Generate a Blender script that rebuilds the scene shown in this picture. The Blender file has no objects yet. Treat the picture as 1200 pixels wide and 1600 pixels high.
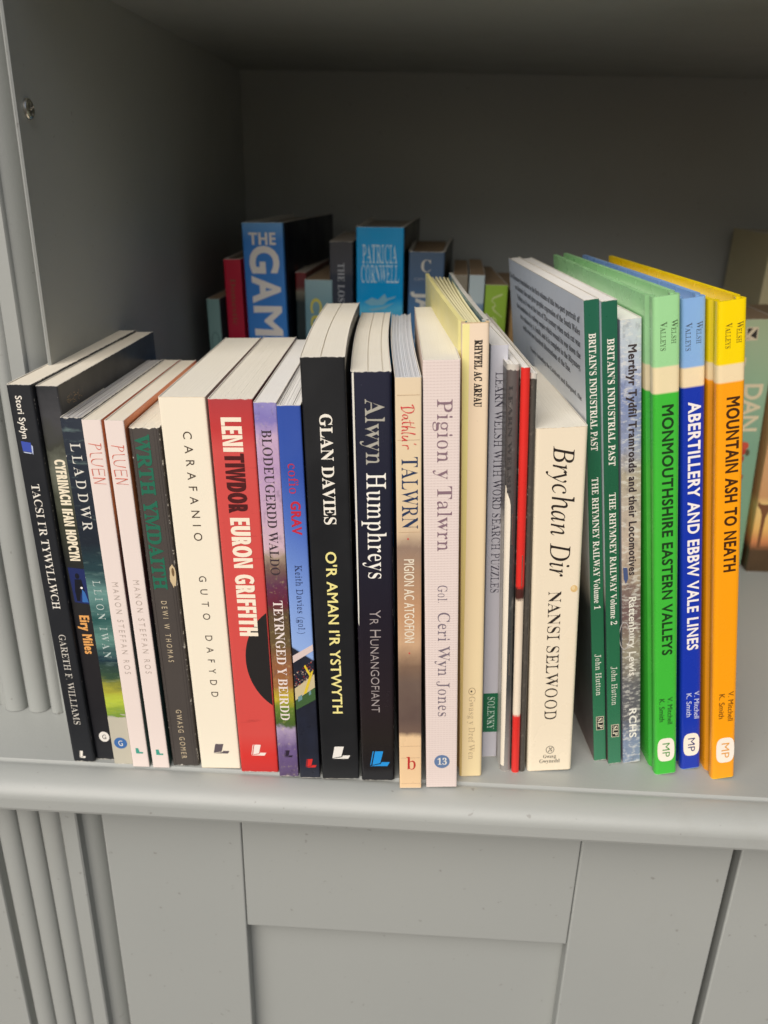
import bpy, math, random
from mathutils import Vector, Matrix
from mathutils.geometry import tessellate_polygon

scene = bpy.context.scene
COL = scene.collection
RD = math.radians

# ------------------------------------------------------------------ camera
cam_d = bpy.data.cameras.new("camera")
cam_d.sensor_fit = 'VERTICAL'
cam_d.sensor_height = 36.0
cam_d.lens = 28.995
cam_d.clip_start = 0.01
cam_d.clip_end = 2000.0
cam = bpy.data.objects.new("camera", cam_d)
COL.objects.link(cam)
right = Vector((0.9983883, 0.0527507, 0.0209342))
up = Vector((-0.0395770, 0.3827613, 0.9229991))
fwd = Vector((-0.0406760, 0.9223400, -0.3842321))
M = Matrix((right, up, -fwd)).transposed().to_4x4()
M.translation = Vector((0.0, 0.0, 0.3081))
cam.matrix_world = M
cam_d.dof.use_dof = True
cam_d.dof.focus_distance = 0.40
cam_d.dof.aperture_fstop = 9.0
scene.camera = cam

# ------------------------------------------------------------------ daylight
SUN_EL, SUN_AZ = 42.0, -19.0      # elevation; degrees to the right of straight out from the cabinet
world = bpy.data.worlds.new("World")
scene.world = world
world.use_nodes = True
wn = world.node_tree
wn.nodes.clear()
sky = wn.nodes.new('ShaderNodeTexSky')
sky.sky_type = 'NISHITA'
sky.sun_disc = False
sky.sun_elevation = RD(SUN_EL)
sky.sun_rotation = RD(180.0 - SUN_AZ)
sky.dust_density = 4.0
sky.air_density = 1.0
sky.ozone_density = 1.0
hs = wn.nodes.new('ShaderNodeHueSaturation')
hs.inputs['Saturation'].default_value = 1.0
bg = wn.nodes.new('ShaderNodeBackground')
bg.inputs['Strength'].default_value = 0.05
wo = wn.nodes.new('ShaderNodeOutputWorld')
wn.links.new(sky.outputs[0], hs.inputs['Color'])
wn.links.new(hs.outputs[0], bg.inputs[0])
wn.links.new(bg.outputs[0], wo.inputs[0])
sun_d = bpy.data.lights.new("sun", 'SUN')
sun_d.energy = 2.75
sun_d.angle = RD(58.0)
sun_d.color = (1.0, 0.955, 0.90)
sun = bpy.data.objects.new("sun", sun_d)
COL.objects.link(sun)
az = RD(SUN_AZ)
to_sun = Vector((math.sin(az) * math.cos(RD(SUN_EL)), -math.cos(az) * math.cos(RD(SUN_EL)), math.sin(RD(SUN_EL))))
sun.rotation_euler = to_sun.to_track_quat('Z', 'Y').to_euler()
sun.location = to_sun * 3.0
scene.view_settings.view_transform = 'Standard'
scene.view_settings.look = 'None'
scene.view_settings.exposure = 0.25
scene.view_settings.gamma = 1.0

# letter outlines: character -> [advance, contour, contour ...], contours as x, y, x, y ...
FONT = {}
FONT['N'] = {
'a':[512,[493,96,460,75,437,67,422,73,416,95,416,372,390,472,320,531,221,550,149,542,90,517,42,476,42,360,96,410,154,439,212,449,266,439,299,408,310,354,310,325,215,292,129,257,60,206,31,121,48,56,94,8,163,-11,212,-5,261,14,308,44,323,13,350,-5,390,-11,421,-7,452,6,493,31],[310,109,280,85,249,70,216,65,176,75,149,101,139,140,163,194,225,234,310,266]],
'b':[600,[178,818,71,818,71,30,130,8,200,-6,271,-11,392,9,483,67,540,158,559,281,542,388,493,473,419,529,326,550,274,544,225,528,178,500],[178,398,220,431,259,448,300,454,379,430,431,365,450,265,429,174,371,113,286,90,251,92,213,98,178,107]],
'c':[526,[472,512,422,532,372,545,316,550,205,529,121,471,68,380,49,259,69,150,126,65,212,9,323,-11,382,-6,438,5,484,20,484,126,433,106,386,94,341,90,244,112,181,173,158,269,179,365,237,428,323,451,369,447,416,430,472,398]],
'd':[612,[541,818,434,818,434,528,394,541,322,550,213,530,128,474,73,390,53,282,71,165,123,76,206,20,314,0,541,0],[434,90,326,90,229,113,177,176,162,266,184,365,244,430,335,454,369,452,401,445,434,433]],
'e':[575,[526,156,463,121,401,99,337,91,248,109,188,164,156,253,535,253,519,384,472,476,398,531,301,550,199,530,119,474,68,388,49,276,66,168,117,77,199,13,311,-11,393,-4,461,17,526,53],[158,324,184,396,233,442,304,457,369,441,412,395,430,324]],
'f':[300,[355,818,272,830,206,814,155,778,118,730,95,667,86,578,86,539,11,539,11,443,86,443,86,0,193,0,193,443,290,443,290,539,193,539,193,590,204,662,239,707,307,724,332,722,355,714]],
'g':[512,[505,539,283,539,158,516,77,452,48,353,51,315,61,282,77,252,100,225,130,202,167,184,122,164,92,137,82,104,95,70,136,36,59,5,14,-44,0,-113,32,-197,119,-255,248,-276,355,-264,435,-230,485,-176,503,-104,488,-40,438,12,347,46,256,67,201,89,182,115,223,153,312,171,401,217,425,250,444,293,451,338,446,380,428,417,395,456,505,456],[355,352,342,299,305,264,252,251,195,263,158,298,144,349,159,398,197,433,251,446,303,433,341,399],[400,-113,382,-155,331,-182,251,-191,169,-181,118,-153,101,-108,117,-66,159,-37,223,-26,298,-34,369,-60]],
'h':[600,[180,818,73,818,73,0,180,0,180,386,227,432,270,457,314,464,371,448,407,403,420,334,420,0,527,0,527,330,503,453,438,525,343,550,284,540,229,512,182,468]],
'i':[263,[185,539,78,539,78,0,185,0],[196,702,177,747,132,766,87,747,68,702,87,657,132,638,177,657]],
'j':[263,[180,539,73,539,73,-79,63,-132,34,-171,-7,-197,73,-276,132,-231,168,-167,180,-71],[191,702,172,747,127,766,82,747,64,702,82,657,127,638,172,657]],
'k':[575,[552,539,425,539,186,275,456,0,600,0,322,275],[181,818,74,818,74,0,181,0]],
'l':[263,[185,818,78,818,78,0,185,0]],
'm':[925,[71,539,71,0,178,0,178,391,220,432,263,453,312,460,361,447,396,406,409,335,409,0,516,0,516,391,556,427,598,451,636,460,692,445,732,403,748,334,748,0,854,0,854,338,832,450,770,523,676,550,605,536,546,501,496,452,453,506,399,539,335,550,284,541,232,514,178,468,178,539]],
'n':[600,[180,539,73,539,73,0,180,0,180,386,227,432,270,457,314,464,371,448,407,403,420,334,420,0,527,0,527,332,502,454,436,526,343,550,284,540,229,512,182,468]],
'o':[662,[328,550,215,528,125,470,65,383,43,275,64,160,123,70,213,11,328,-11,446,10,538,68,598,158,619,275,597,385,537,472,445,529],[326,454,421,430,486,367,510,274,487,173,424,108,326,85,235,109,175,175,152,275,175,367,236,430]],
'p':[600,[175,13,214,0,249,-8,283,-11,393,10,480,66,536,154,557,265,537,383,479,469,384,521,253,539,68,539,68,-276,175,-276],[175,443,272,443,370,422,428,362,448,266,425,173,365,109,276,85,242,88,208,96,175,109]],
'q':[600,[425,-276,532,-276,532,539,335,539,184,508,96,434,54,344,43,265,64,154,120,66,207,10,317,-11,386,-2,425,8],[425,443,425,103,392,90,358,82,324,79,235,105,175,171,152,266,179,367,244,424,328,443]],
'r':[475,[83,539,83,0,190,0,190,282,207,366,254,425,320,448,350,441,385,422,420,395,476,487,433,522,391,543,348,550,297,536,245,492,192,415,190,539]],
's':[462,[389,505,334,530,281,545,230,550,136,532,75,482,53,403,92,312,179,247,265,195,305,144,294,112,265,91,226,83,176,90,116,114,49,154,49,38,114,10,174,-6,236,-11,328,9,391,64,414,148,402,198,364,246,293,299,217,346,175,380,162,407,181,442,233,456,278,450,330,432,389,400]],
't':[400,[200,650,0,455,0,443,94,443,94,158,113,71,172,11,269,-11,310,-6,356,7,398,25,398,125,356,103,316,90,277,85,243,92,213,117,200,167,200,443,371,443,371,539,200,539]],
'u':[600,[524,0,524,539,418,539,418,154,380,112,336,87,289,78,228,92,191,132,179,197,179,539,72,539,72,204,96,88,161,14,258,-11,313,-1,368,27,418,68,418,0]],
'v':[526,[247,-11,283,-11,521,539,407,539,265,208,120,539,4,539]],
'w':[863,[472,539,392,539,256,212,114,539,0,539,240,-11,274,-11,432,366,592,-11,625,-11,863,539,749,539,608,212]],
'x':[600,[584,539,448,539,294,354,134,539,0,539,227,274,0,0,134,0,294,193,463,0,600,0,362,274]],
'y':[526,[526,539,406,539,266,235,121,539,0,539,209,115,25,-276,144,-276]],
'A':[800,[434,823,352,823,0,0,120,0,223,241,571,241,680,0,800,0],[391,643,523,347,269,347]],
'B':[676,[90,0,371,0,501,20,588,71,637,142,652,218,628,318,560,391,455,432,525,476,566,534,580,610,565,686,520,753,441,800,328,818,90,818],[208,713,316,713,401,697,445,656,458,599,439,526,382,482,286,468,208,468],[208,362,349,362,451,346,511,301,530,235,516,174,462,126,355,106,208,106]],
'C':[850,[787,762,683,800,592,822,506,829,326,797,184,707,91,570,58,397,83,261,163,129,301,29,499,-11,588,-5,665,9,733,32,796,61,796,190,725,150,653,121,581,103,510,97,375,120,271,184,203,282,179,408,203,533,272,632,375,698,505,721,598,712,690,684,787,636]],
'D':[900,[91,0,410,0,592,34,729,126,815,257,845,409,819,555,740,686,605,782,409,818,91,818],[209,713,390,713,539,688,643,623,704,526,724,409,710,319,660,220,560,139,396,106,209,106]],
'E':[600,[554,818,90,818,90,0,565,0,565,106,208,106,208,360,542,360,542,466,208,466,208,713,554,713]],
'F':[563,[528,818,91,818,91,0,209,0,209,380,528,380,528,486,209,486,209,713,528,713]],
'G':[888,[808,403,533,403,533,298,690,298,690,130,633,113,574,102,512,97,379,120,274,184,206,282,181,408,206,532,272,631,373,697,497,721,571,716,645,701,718,676,791,641,791,760,679,802,589,823,499,829,325,797,186,707,94,573,60,404,93,238,184,107,322,20,496,-11,577,-7,653,5,729,26,808,56]],
'H':[875,[784,818,666,818,666,462,208,462,208,818,90,818,90,0,208,0,208,356,666,356,666,0,784,0]],
'I':[300,[209,818,91,818,91,0,209,0]],
'J':[300,[209,818,91,818,91,25,84,-80,46,-144,-44,-164,-74,-164,-53,-274,-17,-276,88,-256,158,-200,197,-116,209,-10]],
'K':[787,[342,431,698,818,552,818,208,444,208,818,90,818,90,0,208,0,208,404,624,0,786,0]],
'L':[588,[206,818,89,818,89,0,576,0,576,106,206,106]],
'M':[937,[851,818,742,818,469,482,198,818,88,818,88,0,205,0,205,637,460,320,479,320,731,637,733,0,851,0]],
'N':[937,[847,818,737,818,737,185,182,818,89,818,89,0,199,0,199,630,746,0,847,0]],
'O':[988,[54,409,85,250,172,116,310,24,491,-11,677,24,816,116,903,250,934,409,903,571,815,705,676,796,493,829,313,795,174,704,85,571],[175,409,199,534,266,633,367,698,493,721,621,698,722,633,788,534,812,409,788,285,722,186,621,121,493,97,367,121,266,186,199,285]],
'P':[612,[84,818,84,0,202,0,202,354,324,354,447,372,533,420,584,493,600,583,584,675,537,749,456,800,340,818],[202,713,340,713,423,694,466,647,479,588,461,518,411,475,335,460,202,460]],
'Q':[988,[732,52,840,144,911,265,936,407,903,574,812,708,676,797,505,829,323,798,180,712,87,579,54,409,79,265,150,143,258,51,397,0,486,-60,582,-110,686,-147,799,-167,905,-62,840,-68,772,-62,692,-39,595,-1],[500,721,626,697,726,630,791,530,815,406,792,287,727,189,629,122,503,97,359,122,257,190,196,290,175,408,192,509,246,611,346,690]],
'R':[725,[92,818,92,0,210,0,210,355,259,355,318,344,385,291,476,168,584,0,725,0,645,112,555,255,497,331,431,389,505,435,552,503,568,589,549,685,495,757,411,803,299,818],[210,718,286,718,378,703,429,660,446,594,433,529,384,480,286,461,210,461]],
'S':[550,[479,772,420,804,359,823,296,829,194,814,116,770,66,701,48,611,103,475,225,384,347,302,402,198,388,151,344,111,269,95,190,109,118,149,53,214,53,65,123,22,198,-3,282,-11,374,6,446,52,494,122,511,211,456,364,334,457,213,532,157,626,174,677,220,711,287,724,346,716,410,690,479,638]],
'T':[725,[704,818,20,818,20,713,304,713,304,0,421,0,421,713,704,713]],
'U':[850,[778,818,660,818,660,342,656,271,640,211,608,163,562,130,498,106,416,97,350,105,291,128,240,167,211,206,195,258,191,335,191,818,73,818,73,310,102,165,179,66,288,8,414,-11,574,13,687,80,755,185,778,322]],
'V':[725,[725,818,608,818,364,244,118,818,0,818,354,-7,378,-7]],
'W':[1250,[1249,818,1133,818,910,254,682,818,570,818,343,254,118,818,0,818,331,-7,354,-7,625,662,894,-7,917,-7]],
'X':[850,[824,818,683,818,427,506,170,818,28,818,355,424,2,0,145,0,427,338,706,0,847,0,498,424]],
'Y':[725,[361,536,142,818,0,818,304,433,304,0,421,0,421,432,725,818,583,818]],
'Z':[775,[540,713,19,0,757,0,757,106,236,106,757,818,52,818,52,713]],
'1':[600,[360,818,242,818,242,0,360,0]],
'2':[600,[559,112,246,112,363,257,442,374,486,476,500,574,482,677,431,758,352,811,251,829,186,821,122,795,58,751,58,604,122,670,183,704,242,714,315,694,364,640,383,560,376,499,357,445,325,385,264,292,191,193,41,8,41,0,559,0]],
'3':[600,[97,683,148,703,193,714,236,718,312,703,360,661,378,595,360,531,306,491,216,476,216,368,313,353,372,304,391,232,375,162,329,117,259,101,199,108,138,128,77,163,77,36,136,11,194,-5,251,-11,355,7,437,59,490,137,509,238,496,320,458,389,391,432,451,477,485,537,496,616,479,704,430,771,354,814,254,829,197,826,146,814,97,794]],
'.':[263,[131,133,95,123,69,97,59,61,69,25,95,-1,131,-11,167,-1,193,25,203,61,193,97,167,123]],
"'":[226,[88,554,138,554,166,719,166,859,60,859,60,719]],
'(':[388,[200,278,211,435,243,579,297,711,373,833,310,833,213,715,140,578,93,430,77,278,93,127,140,-21,213,-158,310,-276,373,-276,297,-155,243,-22,211,122]],
')':[388,[187,278,177,122,144,-22,91,-155,14,-276,78,-276,175,-158,248,-21,295,127,311,278,295,430,248,578,175,715,78,833,14,833,91,711,144,579,177,435]],
',':[263,[71,-142,149,-100,196,-38,211,31,201,93,171,133,126,148,90,139,64,115,55,79,72,31,114,12,116,-35,102,-83,71,-119]],
'-':[388,[340,320,48,320,48,209,340,209]],
}
FONT['B'] = {
'a':[614,[455,-18,404,-9,372,18,358,62,301,19,238,-7,170,-16,132,-12,99,0,72,20,52,47,40,77,36,113,45,162,70,206,113,243,175,276,255,309,355,340,355,431,350,474,334,505,305,522,264,528,205,518,186,490,190,478,215,435,220,413,214,384,196,361,170,346,138,341,105,346,80,363,64,389,59,422,66,462,88,497,110,518,137,535,169,550,205,560,245,567,289,569,366,564,427,548,470,522,500,485,517,436,523,376,524,86,527,71,533,64,544,61,557,65,572,74,588,49,547,12,503,-11],[270,60,289,63,311,73,334,90,355,113,355,302,275,271,227,220,211,150,218,100,237,70]],
'b':[644,[77,-20,77,694,74,740,65,766,47,778,14,785,14,814,247,814,247,498,290,537,339,561,395,569,436,565,473,553,507,534,537,508,562,476,583,438,599,395,608,348,611,296,607,238,596,184,577,134,551,91,519,53,482,23,439,0,393,-13,343,-18,290,-10,238,12,187,50,95,-20],[326,25,365,32,394,53,414,88,427,138,435,204,438,286,435,353,427,407,413,448,392,477,364,495,329,500,302,496,277,482,258,460,247,432,247,122,256,68,282,36]],
'c':[524,[278,-18,234,-14,193,-1,155,19,121,47,91,81,67,121,49,166,38,215,35,268,39,324,51,376,71,423,99,465,132,501,171,530,215,552,262,566,312,570,365,566,410,553,447,533,474,506,490,474,496,438,491,408,476,385,453,370,422,365,382,374,358,402,350,448,353,485,340,519,302,530,246,509,212,443,200,335,205,255,220,188,245,136,278,99,318,76,365,68,406,75,446,95,485,128,509,108,443,38,366,-4]],
'd':[661,[250,-18,210,-14,173,-2,139,19,109,46,83,79,62,119,47,163,38,211,35,263,38,322,48,376,64,424,86,467,113,502,145,531,181,552,219,565,260,569,313,561,359,538,398,500,398,716,394,748,379,769,353,780,314,785,314,814,570,814,570,134,573,97,580,73,598,58,631,49,631,19,563,15,485,3,398,-18,398,70,359,21,310,-8],[306,50,333,56,361,74,384,101,398,136,398,432,388,459,368,482,341,497,311,502,263,488,233,446,220,402,213,345,210,274,212,205,219,148,232,104,261,64]],
'e':[538,[275,-18,230,-14,189,-2,151,19,118,46,89,81,66,122,49,170,38,223,35,281,38,335,49,384,67,430,91,470,121,504,155,532,194,552,236,565,281,569,345,561,399,538,445,500,478,449,498,385,505,296,209,296,226,174,275,100,356,76,402,84,444,110,482,154,509,130,444,48,366,-2],[208,343,360,343,358,430,353,467,345,495,323,522,288,530,243,512,217,456,208,364]],
'f':[382,[26,0,26,29,53,33,71,39,82,49,89,62,94,131,94,494,29,494,29,554,94,554,94,631,100,690,119,739,151,778,195,807,248,825,311,830,357,827,397,815,428,796,460,759,470,714,465,680,450,655,428,640,401,635,372,639,349,652,335,672,330,698,334,724,353,773,345,787,322,792,291,786,274,768,267,738,264,697,264,554,364,554,364,494,264,494,264,116,269,72,282,46,310,33,356,29,356,0]],
'g':[584,[260,-251,189,-247,131,-236,85,-217,52,-192,32,-164,25,-133,36,-97,68,-68,122,-46,78,-17,51,16,42,54,50,96,76,132,102,154,138,176,182,197,103,241,55,301,40,379,43,415,53,448,71,478,94,505,123,527,157,545,195,558,236,566,281,569,327,566,373,558,416,544,566,544,566,479,479,479,502,443,516,405,521,364,518,330,509,299,493,270,473,245,447,224,418,206,384,194,347,186,253,186,225,182,201,169,185,150,180,127,198,98,252,88,372,86,422,81,463,72,509,52,541,23,558,-16,564,-66,555,-119,530,-165,487,-202,427,-229,352,-245],[281,222,317,232,340,260,349,290,355,329,355,425,349,464,340,493,317,521,281,530,245,521,221,493,212,464,206,425,204,377,206,329,212,290,221,260,245,232],[287,-208,389,-198,450,-168,470,-118,464,-91,445,-74,413,-64,366,-61,173,-61,141,-92,131,-130,140,-159,169,-185,199,-197,238,-205]],
'h':[680,[32,0,32,29,62,34,80,46,90,67,94,100,94,713,91,745,82,767,64,780,34,786,34,814,264,814,264,476,313,528,370,559,434,569,521,548,573,484,590,378,590,100,593,68,602,46,620,34,649,29,649,0,361,0,361,29,370,29,407,47,420,100,420,388,417,430,409,461,392,479,362,485,326,478,294,456,264,420,264,100,267,68,275,46,293,34,322,29,322,0]],
'i':[354,[180,647,145,653,116,673,96,702,90,737,96,772,116,802,145,821,180,828,215,821,244,802,264,772,270,737,263,702,244,673,215,653],[32,0,32,29,63,34,81,46,90,66,94,100,94,450,91,487,83,509,66,520,36,524,37,554,265,554,265,100,268,68,276,47,293,35,322,29,322,0]],
'j':[374,[190,649,154,656,125,675,106,704,100,739,106,775,126,804,155,824,190,830,225,824,254,804,274,775,281,739,274,705,254,676,225,656],[64,-251,20,-247,-19,-234,-53,-214,-78,-188,-94,-158,-100,-125,-95,-95,-80,-71,-57,-57,-26,-52,3,-56,26,-70,42,-91,47,-118,44,-136,19,-184,28,-203,55,-209,87,-201,104,-178,112,-142,114,-96,114,446,110,485,100,508,77,521,40,526,40,554,284,554,284,-38,278,-103,259,-156,226,-197,182,-227,128,-245]],
'k':[641,[31,0,31,29,62,34,81,46,90,67,94,100,94,710,91,746,84,767,67,779,36,785,37,814,264,814,264,301,406,443,428,471,436,497,420,518,373,524,367,554,617,554,617,524,572,516,530,496,491,464,397,373,618,61,643,37,672,29,672,0,377,0,377,29,388,29,417,36,427,56,424,71,290,263,264,240,264,100,267,68,275,47,293,35,322,29,322,0]],
'l':[356,[32,0,32,29,63,34,81,46,90,66,94,100,94,710,91,744,84,767,67,780,36,785,36,814,265,814,265,100,268,68,276,47,293,35,322,29,322,0]],
'm':[990,[32,0,32,29,62,34,80,46,90,67,94,100,94,452,91,485,82,507,64,520,34,526,34,554,262,554,262,473,310,526,364,558,424,569,495,557,544,523,572,467,623,523,681,557,746,569,832,548,883,484,900,378,900,100,903,68,911,46,929,34,958,29,958,0,674,0,674,29,703,34,720,47,729,68,732,100,732,388,729,430,721,461,704,479,674,485,640,478,609,458,580,424,580,100,582,68,591,47,608,34,636,29,636,0,356,0,356,29,385,34,402,47,411,68,414,100,414,388,411,430,403,460,386,479,356,485,321,478,289,456,262,420,262,100,264,69,272,47,289,35,317,29,317,0]],
'n':[680,[32,0,32,29,62,34,80,46,90,67,94,100,94,452,91,485,82,507,64,520,34,526,34,554,264,554,264,478,312,528,369,559,434,569,521,548,573,484,590,378,590,100,593,68,602,46,620,34,649,29,649,0,361,0,361,29,370,29,407,47,420,100,420,388,417,430,409,461,392,479,362,485,326,478,294,456,264,420,264,100,267,68,275,46,293,34,322,29,322,0]],
'o':[601,[301,-18,250,-14,204,-1,161,20,124,49,93,84,67,125,49,172,37,221,34,275,37,330,49,380,67,427,93,468,124,503,161,531,204,552,250,565,300,569,350,565,396,552,438,532,475,504,507,469,532,428,551,382,563,331,566,275,563,219,551,169,532,122,507,82,475,47,439,19,397,-1,351,-14],[301,20,344,33,373,70,382,101,391,183,390,368,383,438,371,484,343,521,301,534,257,521,229,484,218,438,211,368,209,227,214,146,220,101,229,70,258,33]],
'p':[664,[31,-248,31,-221,55,-217,72,-209,83,-197,90,-180,94,-114,94,434,91,480,83,506,65,519,35,527,35,554,256,554,256,469,297,525,349,559,412,570,452,566,489,553,523,533,553,505,578,471,598,431,613,387,622,338,625,286,622,229,613,177,598,129,577,86,551,50,520,21,485,-1,447,-14,406,-18,351,-10,304,16,264,58,266,-146,271,-176,282,-197,298,-210,322,-217,353,-220,353,-248],[349,50,396,64,427,106,441,150,449,207,451,276,449,343,442,399,431,443,402,483,355,497,321,488,290,463,264,420,264,122,286,82,314,58]],
'q':[650,[312,-248,312,-220,356,-214,382,-203,395,-183,400,-149,400,52,357,14,308,-9,253,-17,212,-13,175,-1,140,18,110,44,84,76,64,115,48,158,39,205,36,257,40,315,51,369,71,419,97,463,129,500,166,530,208,552,254,566,304,570,357,563,409,540,460,503,552,572,571,572,571,-149,574,-182,583,-203,602,-215,632,-220,632,-248],[319,53,346,57,371,71,390,92,400,120,400,431,391,484,364,516,320,527,284,520,255,500,234,467,220,419,212,356,209,278,212,208,220,151,233,108,254,77,282,59]],
'r':[514,[32,0,32,29,63,34,81,46,90,66,94,100,94,450,91,488,83,509,66,520,36,524,37,554,260,554,260,450,282,485,307,515,334,538,376,561,416,569,461,562,492,543,511,513,517,475,512,444,497,419,473,403,443,397,416,401,397,412,356,460,337,464,313,456,289,431,272,393,266,343,266,100,271,66,284,45,310,34,353,29,353,0]],
's':[515,[270,-18,236,-15,197,-5,155,11,131,16,107,8,91,-16,64,-16,64,188,95,188,109,142,129,102,155,70,185,46,217,31,251,26,290,32,319,47,337,72,343,104,336,136,314,164,278,187,153,253,121,277,97,302,80,330,69,361,66,394,72,441,88,483,116,520,153,548,198,564,252,570,296,565,380,545,398,551,412,570,436,570,436,396,408,396,393,436,374,469,351,495,311,521,266,529,233,525,208,511,192,489,187,463,192,437,206,415,229,396,379,318,409,295,431,271,447,243,456,209,460,169,454,116,436,70,407,32,369,4,323,-12]],
't':[408,[221,-17,177,-13,143,-1,118,19,100,46,90,83,86,127,86,498,36,498,36,535,157,659,212,728,230,757,258,757,258,554,371,554,371,498,258,498,258,146,260,114,267,91,280,77,300,72,338,87,368,133,397,118,353,43,294,-2]],
'u':[670,[234,-18,184,-13,145,4,116,31,97,68,85,115,82,173,82,443,79,479,70,505,52,520,20,526,20,554,253,554,253,132,257,104,269,82,289,68,316,64,350,70,381,88,408,118,408,443,405,482,395,506,374,520,338,526,338,554,578,554,578,125,582,91,592,70,611,58,643,53,643,23,573,18,495,5,408,-18,408,72,386,46,361,24,332,6,301,-7,268,-15]],
'v':[547,[254,-18,53,477,40,502,22,518,-5,524,-5,554,293,554,293,526,278,526,242,518,230,493,233,479,330,218,428,473,431,486,414,516,364,526,364,554,545,554,545,527,516,516,496,498,464,434,286,-18]],
'w':[776,[218,-18,21,493,11,508,-2,519,-19,524,-19,554,247,554,247,524,227,522,214,517,206,507,204,493,206,475,298,227,377,420,349,500,339,515,324,523,300,527,300,554,577,554,577,524,540,515,528,493,532,468,600,252,689,476,691,492,688,506,679,516,636,527,636,554,796,554,796,527,774,522,759,508,747,488,544,-18,516,-18,398,352,250,-18]],
'x':[570,[8,0,8,26,44,41,78,66,110,101,220,244,77,470,43,509,7,524,7,554,301,554,301,526,263,519,251,500,266,464,328,367,400,458,414,480,419,498,415,511,406,518,388,523,359,526,359,554,556,554,556,529,522,516,488,491,454,454,354,329,531,50,541,38,553,31,570,28,570,0,277,0,277,29,301,30,318,35,328,43,331,54,326,76,310,106,246,204,174,109,157,82,151,61,164,35,204,26,210,0]],
'y':[536,[94,-251,52,-244,18,-223,-5,-191,-12,-150,-7,-121,8,-95,32,-77,64,-71,92,-75,114,-88,128,-109,133,-145,132,-156,137,-171,154,-176,176,-165,204,-132,219,-107,242,-47,251,-8,54,472,28,514,14,522,-6,524,-8,554,289,554,289,524,261,522,242,517,233,508,229,491,238,458,331,212,412,431,422,464,425,490,421,507,410,517,390,523,362,524,362,554,535,554,535,524,513,519,495,502,463,433,269,-94,250,-137,231,-171,202,-209,170,-233,135,-246]],
'A':[780,[-16,0,-16,32,16,38,42,54,65,85,88,133,368,833,401,832,704,116,734,61,759,40,792,32,792,0,409,0,409,32,463,38,496,54,506,82,502,106,451,236,185,236,140,126,133,86,143,56,172,38,221,32,228,0],[203,287,432,287,316,570]],
'B':[791,[29,0,29,31,80,39,112,58,128,92,133,146,133,659,131,704,124,737,111,759,91,773,64,781,28,784,28,814,394,814,531,802,629,767,688,708,708,626,686,540,621,479,512,442,615,412,689,368,733,309,748,235,738,166,710,109,663,62,599,27,520,7,425,0],[325,450,394,454,438,466,470,487,492,517,505,561,509,617,506,666,497,706,481,737,458,758,427,771,386,775,353,771,335,759,328,736,325,698],[396,43,443,48,479,63,506,88,523,123,534,170,538,229,533,289,519,336,495,371,460,394,413,408,325,413,325,116,329,82,340,59,362,47]],
'C':[836,[458,-19,381,-13,310,5,245,35,188,76,139,127,100,187,70,254,53,328,47,408,53,487,71,560,100,627,140,686,190,736,248,777,314,807,385,826,463,832,521,827,585,811,674,780,692,778,729,791,749,832,780,832,780,551,750,551,719,620,681,679,637,727,586,763,532,785,474,792,379,768,311,695,270,574,257,404,272,246,317,133,392,65,497,42,545,46,592,59,640,80,685,109,727,145,766,190,799,158,732,81,652,25,561,-8]],
'D':[886,[36,0,36,31,83,38,112,53,127,82,132,133,132,668,126,727,109,761,76,778,26,784,26,814,396,814,498,807,586,787,662,754,724,708,773,650,808,580,829,499,836,407,810,229,729,102,595,25,408,0],[397,43,469,53,527,83,571,134,602,205,620,296,626,409,612,569,569,683,498,751,398,774,361,770,339,757,329,731,325,688,325,128,329,86,339,61,360,48]],
'E':[790,[25,0,25,30,79,36,112,53,129,86,134,139,134,659,132,705,124,739,111,760,79,778,29,784,29,814,713,814,713,571,685,571,670,638,644,690,608,726,558,750,494,764,414,769,357,765,342,758,332,745,326,694,326,439,394,444,434,458,463,481,485,514,503,560,515,617,544,617,544,211,514,211,508,256,499,293,488,324,464,359,430,381,402,390,369,395,331,397,326,120,331,83,343,62,369,53,412,49,467,51,516,58,560,69,598,85,632,107,662,134,689,167,713,208,734,256,768,256,719,0]],
'F':[722,[28,0,28,31,80,41,112,60,128,94,133,150,133,670,127,724,110,756,77,774,25,784,25,814,703,814,703,571,674,571,665,617,651,657,635,689,614,715,587,736,554,751,514,762,466,768,380,770,357,767,341,762,332,752,327,736,325,712,325,442,388,446,427,460,457,483,480,517,497,562,508,619,540,619,540,211,509,211,498,274,481,323,458,358,428,381,387,395,325,400,325,144,328,105,335,76,350,55,374,42,410,35,458,31,458,0]],
'G':[907,[479,-18,396,-12,321,5,253,35,193,75,143,124,103,184,73,251,55,327,49,409,55,489,73,562,103,629,143,687,191,737,249,778,314,808,384,826,460,832,523,827,590,812,677,781,692,779,711,782,725,791,737,808,749,832,781,832,781,550,750,550,731,596,709,639,683,677,654,710,622,738,588,761,552,778,515,789,478,792,383,768,315,696,274,575,260,407,267,291,288,196,322,121,368,66,425,34,492,23,533,26,564,34,586,49,606,81,612,127,612,228,606,275,588,304,567,315,535,322,492,325,492,354,894,354,894,325,845,320,816,305,802,276,797,229,797,52,718,21,639,-1,559,-14]],
'H':[935,[28,0,28,31,80,39,112,56,128,90,133,144,133,677,128,726,111,757,79,775,29,784,29,814,432,814,432,784,393,779,365,772,346,760,334,742,327,715,325,677,325,448,611,448,611,677,609,715,603,742,591,760,572,772,544,779,504,784,504,814,906,814,906,784,854,775,823,758,808,727,803,677,803,144,808,93,824,59,855,39,906,31,906,0,504,0,504,31,556,38,588,55,605,87,611,144,611,395,325,395,325,144,331,90,347,56,379,39,432,31,432,0]],
'I':[466,[24,0,24,31,75,41,109,58,128,87,134,134,134,691,129,737,113,764,80,777,24,784,24,814,437,814,437,784,383,777,350,764,332,737,326,691,326,138,329,105,335,79,347,60,368,47,398,38,439,31,439,0]],
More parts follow.
